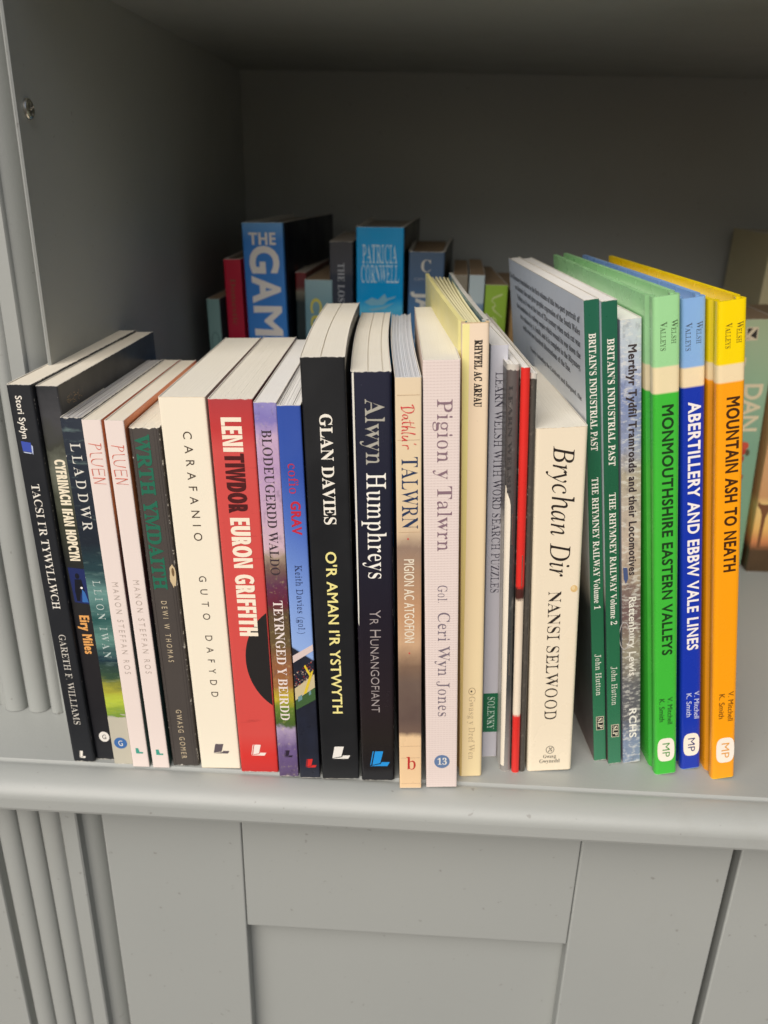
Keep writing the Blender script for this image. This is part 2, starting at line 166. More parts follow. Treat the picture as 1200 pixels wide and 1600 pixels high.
'J':[590,[194,-116,157,-114,123,-107,92,-96,51,-72,20,-40,1,-1,-6,41,0,79,19,109,47,127,79,133,114,128,142,110,160,84,166,49,162,23,140,-23,137,-35,149,-63,187,-72,225,-65,248,-44,260,-10,264,38,264,655,262,699,254,731,241,753,218,769,186,778,142,784,142,814,562,814,562,784,523,778,494,770,475,756,464,734,458,701,456,655,456,158,440,38,391,-48,309,-99]],
'K':[912,[29,0,29,31,81,39,113,56,129,90,134,144,134,677,129,726,112,758,81,776,30,784,30,814,433,814,433,784,394,779,366,772,347,760,335,742,329,715,326,677,326,418,574,667,611,712,623,748,611,768,577,780,520,784,520,814,868,814,868,784,852,784,780,768,701,722,616,644,484,509,828,83,849,60,870,44,895,35,928,31,928,0,502,0,502,31,563,34,575,37,591,47,596,61,589,84,565,118,356,382,326,354,326,144,332,90,348,56,380,39,433,31,433,0]],
'L':[762,[28,0,28,31,80,39,112,56,128,90,133,144,133,677,128,727,111,759,79,776,29,784,29,814,446,814,446,784,404,782,372,775,350,763,335,744,328,716,325,677,325,148,331,84,341,66,357,56,382,51,418,49,472,52,520,59,562,71,599,88,632,112,661,142,686,179,710,224,731,276,763,276,718,0]],
'M':[1133,[25,0,25,31,76,39,110,56,128,89,134,142,134,683,132,718,126,743,114,760,94,772,66,780,26,784,26,814,330,814,566,254,803,814,1103,814,1103,784,1054,774,1023,756,1006,725,1001,676,1001,152,1003,108,1009,76,1021,55,1039,41,1066,34,1102,31,1102,0,707,0,707,31,745,36,773,44,792,58,804,79,810,108,812,149,812,713,515,0,482,0,188,695,188,143,195,86,214,53,248,37,302,31,302,0]],
'N':[882,[720,-19,191,625,191,140,196,87,212,55,244,38,298,31,298,0,32,0,32,31,69,34,97,41,115,54,127,74,134,102,136,140,136,694,77,763,65,774,32,784,32,814,280,814,698,301,698,674,696,712,690,740,678,759,659,771,631,779,592,784,592,814,857,814,857,784,805,776,774,759,759,726,754,673,754,-19]],
'O':[938,[466,-19,408,-16,353,-5,301,13,253,38,209,68,169,103,133,144,104,189,80,239,63,292,53,348,49,407,53,465,63,521,80,574,104,624,134,669,169,710,210,746,255,776,304,800,357,818,414,829,474,833,532,829,587,819,638,801,687,777,731,747,770,712,805,672,835,627,859,577,876,524,887,467,890,407,887,348,876,292,859,239,835,189,805,144,769,103,729,68,684,38,634,13,581,-5,525,-16],[473,22,563,46,627,118,665,238,678,407,672,523,653,619,621,694,578,749,526,781,464,792,375,768,311,696,272,575,259,407,266,291,285,196,317,120,360,65,412,33]],
'P':[746,[28,0,28,31,80,39,112,56,128,90,133,144,133,677,128,726,111,757,79,775,29,784,29,814,382,814,474,811,547,801,600,786,638,766,670,741,696,710,715,675,727,636,731,593,722,529,697,475,655,429,597,395,522,374,432,367,325,367,325,144,331,90,347,56,379,39,432,31,432,0],[325,410,360,410,413,415,455,429,485,451,506,485,518,530,522,588,519,645,508,691,491,726,466,751,431,765,386,770,356,767,338,757,328,739,325,712]],
'Q':[938,[676,-206,562,-194,468,-155,391,-91,334,-1,277,23,226,53,181,89,142,131,109,178,83,230,64,286,53,345,49,407,53,465,63,521,80,574,104,624,134,669,169,710,210,746,255,776,304,800,357,818,414,829,474,833,532,829,587,819,638,801,687,777,731,747,770,712,805,672,835,627,859,577,876,524,887,467,890,407,882,314,855,229,811,153,751,88,678,37,590,0,643,-80,711,-128,794,-144,834,-141,878,-131,884,-164,813,-188,743,-202],[474,22,564,46,628,118,666,238,679,407,673,523,654,619,622,694,579,749,526,781,464,792,375,768,311,696,272,575,259,407,266,291,285,196,317,120,361,65,413,33]],
'R':[845,[28,0,28,31,80,39,112,56,128,90,133,144,133,677,128,726,111,757,79,775,29,784,29,814,388,814,497,808,587,790,656,761,706,719,735,665,745,598,725,509,664,443,563,400,791,64,808,46,828,35,854,31,858,0,605,0,360,379,325,379,325,144,331,90,347,56,379,39,432,31,432,0],[325,418,364,418,420,422,466,437,500,461,523,496,538,542,542,600,527,695,479,751,401,770,361,767,339,755,329,731,325,689]],
'S':[697,[77,-19,77,282,112,282,134,202,163,138,199,89,242,54,293,33,352,26,394,31,430,43,459,64,481,92,494,123,498,160,487,209,455,251,402,286,290,341,227,376,176,413,137,451,110,493,94,540,89,593,92,639,103,682,120,719,143,752,172,780,206,803,244,819,285,829,330,833,368,831,440,818,535,794,560,804,572,833,606,833,606,570,576,570,563,613,546,652,524,688,500,719,473,745,443,766,412,782,380,791,347,794,309,791,276,780,250,762,223,725,214,679,221,636,245,601,269,581,337,541,498,464,536,441,567,416,592,391,611,364,625,336,635,306,642,238,638,189,626,144,605,103,578,68,543,38,502,14,454,-4,401,-14,343,-18,283,-14,224,1,176,17,151,22,135,19,124,13,116,0,109,-19]],
'T':[756,[164,0,164,31,219,37,254,55,272,89,278,144,278,774,208,768,158,750,116,721,85,680,63,629,52,568,19,568,19,814,733,814,733,566,703,566,682,657,637,722,570,761,470,774,470,144,476,88,494,54,528,37,586,31,586,0]],
'U':[880,[443,-23,343,-15,263,10,204,51,163,109,139,184,131,277,131,677,125,726,109,757,77,775,26,784,26,814,430,814,430,784,390,779,362,772,342,760,331,742,325,715,323,677,323,250,327,185,341,133,363,92,395,63,438,45,491,40,583,55,648,101,688,177,701,284,701,676,695,725,678,757,644,774,587,784,587,814,847,814,847,784,801,772,773,753,759,722,755,676,755,324,746,212,721,123,679,58,619,13,540,-14]],
'V':[764,[379,-23,79,680,60,720,40,751,14,772,-25,784,-25,814,377,814,377,784,329,781,297,772,279,756,272,732,276,709,462,256,622,674,631,705,634,731,628,756,610,772,579,780,534,784,534,814,790,814,790,784,756,779,730,764,707,734,683,684,410,-23]],
'W':[1092,[305,-19,58,702,43,738,27,763,5,778,-28,784,-28,814,323,814,323,784,290,780,268,772,255,757,251,733,254,704,264,666,398,274,538,630,511,713,496,747,478,767,450,778,409,784,409,814,785,814,785,784,723,772,702,736,713,690,847,296,977,698,980,726,976,752,961,769,936,779,899,784,899,814,1115,814,1115,784,1084,773,1062,752,1044,721,1027,678,797,-19,764,-19,564,552,340,-19]],
'X':[841,[20,0,20,31,71,41,117,70,161,119,346,372,111,730,85,760,58,778,29,784,25,814,436,814,436,784,409,784,357,773,340,742,345,721,360,694,473,517,575,667,598,708,606,739,585,772,523,784,523,814,818,814,818,784,779,780,748,771,719,755,692,733,665,704,502,473,738,102,779,49,800,36,824,31,829,0,426,0,426,31,497,42,518,73,512,102,491,142,374,326,246,144,228,111,222,80,232,53,261,37,311,31,311,0]],
'Y':[761,[181,0,181,31,233,39,265,56,281,90,287,144,287,319,83,691,52,740,25,767,1,778,-24,782,-24,814,370,814,370,782,320,780,298,772,283,760,278,744,282,724,444,403,595,654,616,695,623,728,613,758,583,776,533,782,527,814,785,814,785,782,756,775,731,758,708,734,684,700,479,364,479,144,484,90,500,56,533,39,586,31,586,0]],
'Z':[790,[36,0,36,19,493,768,333,766,290,760,253,751,221,736,192,716,168,689,147,656,127,615,109,565,79,565,102,814,726,814,726,792,274,52,427,52,505,58,570,77,624,109,667,155,702,216,727,293,757,293,727,0]],
'1':[671,[116,0,116,64,215,64,242,68,260,80,271,104,275,142,275,743,218,678,193,653,156,627,120,618,93,624,71,642,56,670,50,707,89,719,163,751,198,772,319,862,454,862,454,142,457,109,466,84,484,69,515,64,612,64,612,0]],
'2':[671,[42,0,42,124,265,353,334,438,376,513,389,548,403,623,402,705,393,739,379,764,350,788,311,796,274,790,245,772,225,743,211,703,203,651,200,588,158,591,121,600,89,615,66,637,52,668,47,707,54,749,76,787,99,810,128,830,164,847,207,859,256,866,311,869,393,863,461,845,515,815,554,775,578,727,586,670,582,628,571,588,542,532,495,469,383,349,156,132,436,132,470,137,499,154,521,180,535,215,545,252,616,252,610,0]],
'3':[671,[235,-10,186,-3,145,8,110,23,82,41,61,62,40,96,34,132,41,172,64,202,97,220,136,226,140,179,154,140,176,110,206,89,242,76,283,72,321,76,356,88,387,109,410,142,422,171,429,206,431,248,425,291,409,329,383,361,346,386,300,401,245,406,170,406,170,480,250,480,297,485,335,502,365,529,385,564,398,607,402,656,399,697,391,731,377,758,346,786,302,796,264,789,237,769,218,738,207,699,201,655,199,610,153,612,115,621,84,635,53,669,43,716,51,757,73,793,110,824,162,849,228,864,308,869,388,863,456,846,511,818,553,779,577,731,586,673,580,622,562,577,533,538,495,505,451,478,402,457,434,450,499,425,530,408,558,386,582,359,601,328,612,291,616,247,613,201,604,160,589,124,568,93,544,67,515,44,483,26,449,12,412,1,333,-11]],
}
FONT['I'] = {
'a':[611,[89,-14,47,-6,15,19,0,44,-9,76,-12,115,-7,180,8,246,33,313,67,378,110,436,161,490,216,532,271,557,328,565,371,558,400,536,415,500,431,552,522,552,400,112,396,79,401,67,416,62,437,71,467,98,504,143,521,128,458,49,401,1,349,-14,312,-1,300,41,305,76,318,132,341,210,296,141,254,85,213,41,173,10,131,-8],[146,59,175,65,206,85,239,116,271,155,312,218,348,287,375,359,384,395,391,460,384,501,364,526,330,534,293,527,256,508,221,475,188,430,158,376,132,313,104,217,97,173,95,131,108,77]],
'c':[533,[178,-14,126,-8,82,10,46,41,20,82,4,134,-1,194,1,234,9,273,22,313,39,351,60,388,86,424,115,456,147,485,182,511,239,541,297,559,356,565,407,559,445,539,468,511,476,476,472,448,460,427,441,413,416,408,378,420,365,456,370,478,394,517,383,530,353,534,311,528,270,512,232,484,196,446,166,402,140,350,121,295,109,243,106,192,109,149,119,112,136,82,172,51,218,41,280,53,343,88,407,146,426,126,344,48,261,1]],
'h':[719,[544,-12,498,-4,464,20,442,59,434,108,440,176,457,270,502,485,503,506,489,560,448,577,402,567,356,537,310,486,268,425,239,365,221,307,156,0,44,0,209,784,211,805,202,837,174,855,118,862,128,912,349,912,280,592,254,492,268,492,337,582,411,636,490,654,561,639,604,595,618,521,617,498,553,180,550,121,560,78,592,64,628,71,668,91,690,56,640,18,591,-4]],
'i':[317,[218,703,196,708,176,721,162,741,157,764,162,787,176,808,196,822,218,827,242,822,262,808,276,788,281,764,276,740,263,721,243,708],[59,-14,15,2,0,52,6,95,20,154,107,472,102,492,89,505,65,511,31,514,36,534,172,554,221,565,231,562,234,551,106,111,103,92,110,66,128,58,156,68,190,99,232,150,250,132,183,51,119,2]],
'n':[650,[397,-16,372,-11,353,1,341,22,337,49,343,87,428,416,433,454,425,482,402,491,377,486,349,470,317,446,262,391,200,310,166,253,135,187,105,103,76,0,-22,0,107,439,110,469,107,488,95,500,74,507,31,509,35,530,153,547,233,565,238,561,238,550,166,317,225,393,282,455,336,502,386,536,431,556,470,563,523,546,540,497,536,449,439,99,438,88,444,67,463,60,489,71,520,105,557,162,576,148,518,57,458,3]],
'r':[400,[-23,0,82,373,95,428,100,463,96,486,83,498,60,504,23,508,26,530,211,565,222,561,222,550,160,320,225,428,283,504,331,550,371,565,392,561,409,549,420,530,424,505,419,476,404,451,383,435,358,430,338,433,322,443,309,458,304,479,232,390,170,281,117,151,73,0]],
'y':[482,[-78,-274,-103,-270,-122,-260,-134,-244,-138,-223,-134,-204,-124,-189,-107,-179,-86,-175,-69,-178,-37,-192,-16,-194,4,-187,30,-163,61,-124,142,-12,52,436,38,469,19,493,-7,508,-43,514,-40,534,15,542,88,562,112,565,124,554,137,519,169,375,220,102,358,332,380,381,386,400,388,416,380,444,340,479,332,493,329,515,333,534,344,550,361,561,383,564,408,559,428,544,441,519,445,487,437,431,412,363,355,253,238,62,126,-99,69,-168,15,-223,-11,-245,-46,-266]],
'B':[784,[-60,0,-54,24,1,30,34,47,57,80,76,130,233,722,235,750,230,776,214,792,186,802,145,806,151,830,457,830,578,819,664,786,716,730,733,652,711,565,643,497,530,449,609,406,656,343,672,259,667,209,652,163,626,122,592,86,549,56,499,32,441,14,376,4,306,0],[344,462,424,468,490,485,541,514,578,553,600,601,607,659,590,731,539,775,455,790,422,789,399,785,384,779,374,769,359,733,292,481,295,471,304,466],[274,37,352,44,418,65,470,100,507,146,530,204,538,271,532,319,517,358,490,387,453,407,405,420,347,424,292,421,277,413,268,397,190,103,187,79,192,57,208,45,234,39]],
'D':[906,[-64,0,-56,24,-2,29,32,46,55,77,74,130,233,724,235,749,230,774,214,791,185,801,144,806,151,830,469,830,545,826,614,812,676,789,729,757,773,718,809,670,835,615,850,554,856,486,851,422,838,361,816,301,786,245,748,193,703,146,650,104,591,68,526,39,455,17,379,4,298,0],[369,44,428,57,482,79,531,108,574,143,611,185,643,232,670,282,690,337,705,395,713,453,716,514,709,597,687,666,650,720,598,759,533,783,454,791,420,789,396,784,379,774,367,756,344,691,191,116,187,88,194,65,215,50,275,40]],
'H':[930,[-60,0,-54,24,-16,26,11,32,32,44,49,64,63,92,233,724,235,749,230,774,214,791,186,801,145,806,151,830,482,830,476,806,425,801,391,785,375,765,360,736,347,696,296,510,292,484,294,474,301,467,331,463,656,464,667,468,675,476,741,723,744,749,739,774,722,791,694,801,653,806,660,830,991,830,984,806,929,801,898,784,875,752,856,701,698,107,695,80,700,55,716,38,745,29,786,24,780,0,449,0,455,24,494,26,521,32,542,44,558,64,572,92,653,397,650,408,643,414,613,418,290,417,278,413,271,406,265,392,190,107,186,80,191,55,208,38,236,29,277,24,271,0]],
'I':[438,[-55,0,-48,24,-9,26,17,32,38,44,54,64,68,92,80,130,239,724,241,749,236,774,220,791,191,801,150,806,157,830,492,830,486,806,431,801,400,784,376,752,358,701,200,107,197,80,202,55,218,38,246,29,287,24,281,0]],
}

# ------------------------------------------------------------------ helpers
def hexc(r, g, b):
    """sRGB 0-255 to linear"""
    f = lambda c: (c / 255.0) / 12.92 if c <= 10 else (((c / 255.0) + 0.055) / 1.055) ** 2.4
    return (f(r), f(g), f(b), 1.0)

class NT:
    def __init__(self, name, rough=0.5, spec=0.5, metallic=0.0):
        self.m = bpy.data.materials.new(name)
        self.m.use_nodes = True
        self.t = self.m.node_tree
        self.b = self.t.nodes['Principled BSDF']
        self.b.inputs['Roughness'].default_value = rough
        self.b.inputs['Specular IOR Level'].default_value = spec
        self.b.inputs['Metallic'].default_value = metallic
        self._co = None
    def n(self, kind, **kw):
        nd = self.t.nodes.new(kind)
        for k, v in kw.items():
            setattr(nd, k, v)
        return nd
    def link(self, a, b):
        self.t.links.new(a, b)
    def setin(self, nd, key, v):
        if hasattr(v, 'is_linked') or isinstance(v, bpy.types.NodeSocket):
            self.t.links.new(v, nd.inputs[key])
        else:
            nd.inputs[key].default_value = v
    def co(self):
        if self._co is None:
            self._co = self.n('ShaderNodeTexCoord')
            self._sx = self.n('ShaderNodeSeparateXYZ')
            self.link(self._co.outputs['Object'], self._sx.inputs[0])
        return self._co.outputs['Object']
    def xyz(self):
        self.co()
        return self._sx.outputs
    def math(self, op, a, b=0.0, c=0.0, clamp=False):
        nd = self.n('ShaderNodeMath', operation=op, use_clamp=clamp)
        self.setin(nd, 0, a); self.setin(nd, 1, b)
        if op in ('MULTIPLY_ADD', 'SMOOTH_MIN', 'WRAP'):
            self.setin(nd, 2, c)
        return nd.outputs[0]
    def noise(self, scale, detail=3.0, rough=0.55, stretch=None, w=None, rot=None):
        nd = self.n('ShaderNodeTexNoise')
        nd.inputs['Scale'].default_value = scale
        nd.inputs['Detail'].default_value = detail
        nd.inputs['Roughness'].default_value = rough
        co = self.co()
        if stretch or rot:
            mp = self.n('ShaderNodeMapping')
            if stretch: mp.inputs['Scale'].default_value = stretch
            if rot: mp.inputs['Rotation'].default_value = rot
            self.link(co, mp.inputs[0]); co = mp.outputs[0]
        self.link(co, nd.inputs['Vector'])
        return nd.outputs['Fac']
    def ramp(self, fac, stops, interp='LINEAR'):
        nd = self.n('ShaderNodeValToRGB')
        cr = nd.color_ramp; cr.interpolation = interp
        while len(cr.elements) > 1: cr.elements.remove(cr.elements[0])
        cr.elements[0].position = stops[0][0]; cr.elements[0].color = stops[0][1]
        for p, c in stops[1:]:
            e = cr.elements.new(p); e.color = c
        self.link(fac, nd.inputs[0])
        return nd.outputs[0]
    def mix(self, fac, a, b, mode='MIX'):
        nd = self.n('ShaderNodeMix', data_type='RGBA', blend_type=mode)
        self.setin(nd, 0, fac); self.setin(nd, 6, a); self.setin(nd, 7, b)
        return nd.outputs[2]
    def base(self, v):
        self.setin(self.b, 'Base Color', v)
    def bump(self, h, strength=0.2, dist=0.0005):
        nd = self.n('ShaderNodeBump')
        nd.inputs['Strength'].default_value = strength
        nd.inputs['Distance'].default_value = dist
        self.link(h, nd.inputs['Height']); self.link(nd.outputs[0], self.b.inputs['Normal'])

def g4(v): return (v, v, v, 1.0)

# ------------------------------------------------------------------ materials
def paint_material():
    n = NT("grey_satin_paint", rough=0.38, spec=0.45)
    c = n.mix(n.ramp(n.noise(2.5, 4), [(0.3, g4(0)), (0.7, g4(1))]), (0.338, 0.353, 0.338, 1), (0.368, 0.378, 0.356, 1))
    # scuffs and faint grubby marks
    m = n.ramp(n.noise(9.0, 8, 0.7, stretch=(1, 1, .5)), [(0.60, g4(0)), (0.78, g4(1))])
    mm = n.math('MULTIPLY', m, 0.35)
    c = n.mix(mm, c, (0.275, 0.270, 0.240, 1))
    sp = n.ramp(n.noise(240.0, 2, 0.4), [(0.735, g4(0)), (0.77, g4(1))])
    c = n.mix(n.math('MULTIPLY', sp, 0.45), c, (0.16, 0.15, 0.13, 1))
    n.base(c)
    r = n.ramp(n.noise(14.0, 5), [(0.3, g4(0.33)), (0.7, g4(0.47))])
    n.link(r, n.b.inputs['Roughness'])
    h = n.math('ADD', n.noise(420.0, 3, 0.6), n.math('MULTIPLY', n.noise(60.0, 2, stretch=(1, 1, .15)), 1.5))
    n.bump(h, 0.16, 0.0005)
    return n.m
PAINT = paint_material()

def dark_material():
    n = NT("dark_gap", rough=0.8); n.base((0.03, 0.03, 0.028, 1)); return n.m
DARK = dark_material()

def steel_material():
    n = NT("screw_steel", rough=0.28, metallic=1.0); n.base((0.72, 0.70, 0.64, 1))
    n.bump(n.noise(900, 2), 0.15, 0.0002); return n.m
STEEL = steel_material()

def floor_material():
    n = NT("floor_boards", rough=0.8)
    n.base(n.mix(n.noise(3.0, 6), (0.050, 0.036, 0.025, 1), (0.070, 0.050, 0.035, 1))); return n.m

_pages = {}
def pages_material(key):
    if key in _pages: return _pages[key]
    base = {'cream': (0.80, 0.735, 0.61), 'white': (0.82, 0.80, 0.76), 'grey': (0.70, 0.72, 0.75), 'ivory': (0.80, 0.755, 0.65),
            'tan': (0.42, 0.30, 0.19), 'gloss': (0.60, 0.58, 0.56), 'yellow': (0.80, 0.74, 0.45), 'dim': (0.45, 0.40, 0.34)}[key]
    n = NT("paper_" + key, rough=0.85, spec=0.2)
    geo = n.n('ShaderNodeNewGeometry')
    lo = tuple(c * (0.80 if key in ('gloss', 'grey') else 0.98) for c in base) + (1,)
    c = n.mix(geo.outputs['Random Per Island'], lo, base + (1,))
    st = n.noise(1.0, 2, stretch=(7000, 25, 60))
    c = n.mix(n.math('MULTIPLY', n.ramp(st, [(0.35, g4(1)), (0.6, g4(0))]), 0.09), c, tuple(b * 0.62 for b in base) + (1,))
    big = n.noise(30.0, 3)
    c = n.mix(n.math('MULTIPLY', n.ramp(big, [(0.45, g4(0)), (0.75, g4(1))]), 0.18), c, (base[0] * .86, base[1] * .8, base[2] * .66, 1))
    n.base(c)
    n.bump(st, 0.35, 0.0002)
    _pages[key] = n.m
    return n.m

PAPER_IN = NT("paper_inside", rough=0.8); PAPER_IN.base((0.74, 0.70, 0.62, 1)); PAPER_IN = PAPER_IN.m

def cover_material(name, base, w, H, stops=None, nk=0.0, slant=0.0, nscale=60.0, nstretch=None, rough=0.38, wear=0.6,
                   blot=None, weave=None, side=False, hard=False, bump=0.12, wear_col=(0.72, 0.68, 0.60, 1), spec=0.5):
    """printed card: colour (flat or bands over the height), fine mottling, rubbed corners and edges"""
    n = NT(name, rough=rough, spec=spec)
    x, y, z = n.xyz()[0], n.xyz()[1], n.xyz()[2]
    if stops:
        f = n.math('DIVIDE', z, H)
        if slant: f = n.math('ADD', f, n.math('MULTIPLY', n.math('SUBTRACT', x, w / 2), slant))
        if nk:
            nz = n.noise(nscale, 5, 0.65, stretch=nstretch)
            f = n.math('ADD', f, n.math('MULTIPLY', n.math('SUBTRACT', nz, 0.5), nk))
        col = n.ramp(f, [(p, c) for p, c in sorted(stops, key=lambda s: s[0])])
    else:
        rgb = n.n('ShaderNodeRGB'); rgb.outputs[0].default_value = base; col = rgb.outputs[0]
    if blot:
        for sc_, st_, lo, hi, bc, k in blot:
            mk = n.ramp(n.noise(sc_, 5, 0.65, stretch=st_), [(lo, g4(0)), (hi, g4(1))])
            col = n.mix(n.math('MULTIPLY', mk, k), col, bc)
    if weave:
        s1 = n.math('SINE', n.math('MULTIPLY', z, weave)); s2 = n.math('SINE', n.math('MULTIPLY', x, weave * 0.9))
        s2 = n.math('ADD', s2, n.math('MULTIPLY', n.noise(500, 2), 1.2))
        p = n.math('MULTIPLY', n.math('MAXIMUM', s1, 0.0), n.math('MULTIPLY_ADD', s2, 0.3, 0.55))
        col = n.mix(n.ramp(p, [(0.25, g4(0)), (0.75, g4(.6))]), col, (0.66, 0.53, 0.49, 1))
        n.bump(p, 0.2, 0.0002)
    mot = n.noise(90.0, 4)
    col = n.mix(n.math('MULTIPLY', mot, 0.10), col, (base[0] * .8, base[1] * .8, base[2] * .8, 1))
    # rubbed edges
    if wear > 0:
        dz = n.math('MINIMUM', z, n.math('SUBTRACT', H, z))
        if side:
            d = n.math('MINIMUM', dz, y)
        else:
            dx = n.math('MINIMUM', n.math('ABSOLUTE', x), n.math('ABSOLUTE', n.math('SUBTRACT', w, x))) if not hard else n.math('ADD', 0.01, 0.0)
            d = n.math('MINIMUM', dz, n.math('ADD', dx, 0.00050))
        nz2 = n.noise(330.0, 6, 0.75)
        t = n.math('SUBTRACT', d, n.math('MULTIPLY', n.math('SUBTRACT', nz2, 0.52), 0.0075 * wear))
        msk = n.ramp(n.math('MULTIPLY', t, 1000.0), [(0.12, g4(1)), (0.42, g4(0))])
        col = n.mix(n.math('MULTIPLY', msk, 0.85), col, wear_col)
    n.base(col)
    rr = n.ramp(n.noise(45.0, 4), [(0.3, g4(max(0.08, rough - 0.07))), (0.7, g4(rough + 0.10))])
    n.link(rr, n.b.inputs['Roughness'])
    if not weave:
        n.bump(n.math('ADD', n.noise(120.0, 3, stretch=(1, 1, .3)), n.math('MULTIPLY', n.noise(1500.0, 2), .25)), bump, 0.0004)
    return n.m

_inks = {}
def ink(c, rough=0.45):
    k = tuple(round(v, 4) for v in c[:3]) + (rough,)
    if k not in _inks:
        n = NT("ink_%d" % len(_inks), rough=rough)
        n.base(n.mix(n.math('MULTIPLY', n.noise(700.0, 3), 0.12), tuple(c[:3]) + (1,), (c[0] * .6, c[1] * .6, c[2] * .6, 1)))
        _inks[k] = n.m
    return _inks[k]

# ------------------------------------------------------------------ objects
def link_mesh(name, verts, faces, mats, parent=None, smooth=None, fmat=None):
    me = bpy.data.meshes.new(name)
    me.from_pydata([tuple(v) for v in verts], [], faces)
    for m in (mats if isinstance(mats, (list, tuple)) else [mats]):
        me.materials.append(m)
    if fmat:
        me.polygons.foreach_set('material_index', fmat)
    if smooth is not None:
        me.polygons.foreach_set('use_smooth', [True] * len(me.polygons))
        me.update()
        me.set_sharp_from_angle(angle=RD(smooth))
    me.update()
    o = bpy.data.objects.new(name, me)
    COL.objects.link(o)
    if parent is not None: o.parent = parent
    return o

def thing(name, label, category, loc=(0, 0, 0), rot=(0, 0, 0), group=None):
    o = bpy.data.objects.new(name, None)
    o.empty_display_size = 0.02
    COL.objects.link(o)
    o.location = loc; o.rotation_euler = rot
    o['label'] = label; o['category'] = category
    if group: o['group'] = group
    return o

def bevel_box(name, x0, x1, y0, y1, z0, z1, mat, parent, bev=0.0015, seg=3):
    import bmesh
    bm = bmesh.new()
    bmesh.ops.create_cube(bm, size=1.0)
    for v in bm.verts:
        v.co = Vector(((x0 + x1) / 2 + v.co.x * (x1 - x0), (y0 + y1) / 2 + v.co.y * (y1 - y0), (z0 + z1) / 2 + v.co.z * (z1 - z0)))
    if bev > 0:
        bmesh.ops.bevel(bm, geom=list(bm.edges), offset=bev, segments=seg, profile=0.5, affect='EDGES')
    me = bpy.data.meshes.new(name)
    bm.to_mesh(me); bm.free()
    me.materials.append(mat)
    big = (3.0 * max(bev, 0.0001)) ** 2
    me.polygons.foreach_set('use_smooth', [max(abs(c) for c in p.normal) < 0.999 for p in me.polygons])
    me.update()
    o = bpy.data.objects.new(name, me); COL.objects.link(o); o.parent = parent
    return o

def extrude_profile(name, prof, a0, a1, axis, mat, parent, smooth=35, closed=True):
    """prof: list of 2D points; axis 'X': points are (y,z) swept along x; axis 'Z': points are (x,y) swept along z"""
    n = len(prof)
    vs = []
    for a in (a0, a1):
        for p in prof:
            vs.append((a, p[0], p[1]) if axis == 'X' else (p[0], p[1], a))
    fs = []
    for i in range(n if closed else n - 1):
        j = (i + 1) % n
        fs.append((i, j, n + j, n + i))
    if closed:
        fs.append(tuple(range(n - 1, -1, -1))); fs.append(tuple(range(n, 2 * n)))
    o = link_mesh(name, vs, fs, mat, parent)
    import bmesh
    bm = bmesh.new(); bm.from_mesh(o.data)
    bmesh.ops.recalc_face_normals(bm, faces=bm.faces)
    bm.to_mesh(o.data); bm.free()
    o.data.set_sharp_from_angle(angle=RD(smooth))
    flat = 0.0045
    sm = []
    for p in o.data.polygons:
        es = [(o.data.vertices[p.vertices[i]].co - o.data.vertices[p.vertices[i - 1]].co).length for i in range(len(p.vertices))]
        sm.append(len(p.vertices) == 4 and sorted(es)[1] < flat)
    o.data.polygons.foreach_set('use_smooth', sm)
    o.data.update()
    return o

def arc(cx, cy, r, a0, a1, n):
    return [(cx + r * math.cos(RD(a0 + (a1 - a0) * i / n)), cy + r * math.sin(RD(a0 + (a1 - a0) * i / n))) for i in range(n + 1)]

# ------------------------------------------------------------------ lettering
for _st in FONT:
    for _ch, _rec in list(FONT[_st].items()):
        FONT[_st][_ch] = (_rec[0], [list(zip(c[0::2], c[1::2])) for c in _rec[1:]])
def _caph(st):
    ys = [p[1] for c in FONT[st]['H'][1] for p in c]
    return max(ys) - min(ys), min(ys)
CAP = {k: _caph(k) for k in FONT}

_TH = {}
def thickness(st, ch):
    """for every outline point: ink width inwards and gap width outwards (font units)"""
    k = (st, ch)
    if k in _TH: return _TH[k]
    cs = FONT[st][ch][1]
    segs = [(c[i - 1], c[i]) for c in cs for i in range(len(c))]
    res = []
    for c in cs:
        r = []
        n = len(c)
        for i in range(n):
            p0, p1, p2 = c[i - 1], c[i], c[(i + 1) % n]
            e1 = (p1[0] - p0[0], p1[1] - p0[1]); e2 = (p2[0] - p1[0], p2[1] - p1[1])
            l1 = math.hypot(*e1) or 1; l2 = math.hypot(*e2) or 1
            nx = -e1[1] / l1 - e2[1] / l2; ny = e1[0] / l1 + e2[0] / l2
            l = math.hypot(nx, ny) or 1; nx /= l; ny /= l
            best = [1e9, 1e9]
            for a, b in segs:
                if a == p1 or b == p1: continue
                dx, dy = b[0] - a[0], b[1] - a[1]
                den = nx * dy - ny * dx
                if abs(den) < 1e-9: continue
                t = ((a[0] - p1[0]) * dy - (a[1] - p1[1]) * dx) / den
                u = ((a[0] - p1[0]) * ny - (a[1] - p1[1]) * nx) / den
                if -0.001 <= u <= 1.001:
                    if t > 2: best[0] = min(best[0], t)
                    elif t < -2: best[1] = min(best[1], -t)
            r.append(best)
        # neighbours share the smaller width so that strokes stay even
        res.append([[min(r[i][q], r[i - 1][q], r[(i + 1) % n][q]) for q in (0, 1)] for i in range(n)])
    _TH[k] = res
    return res

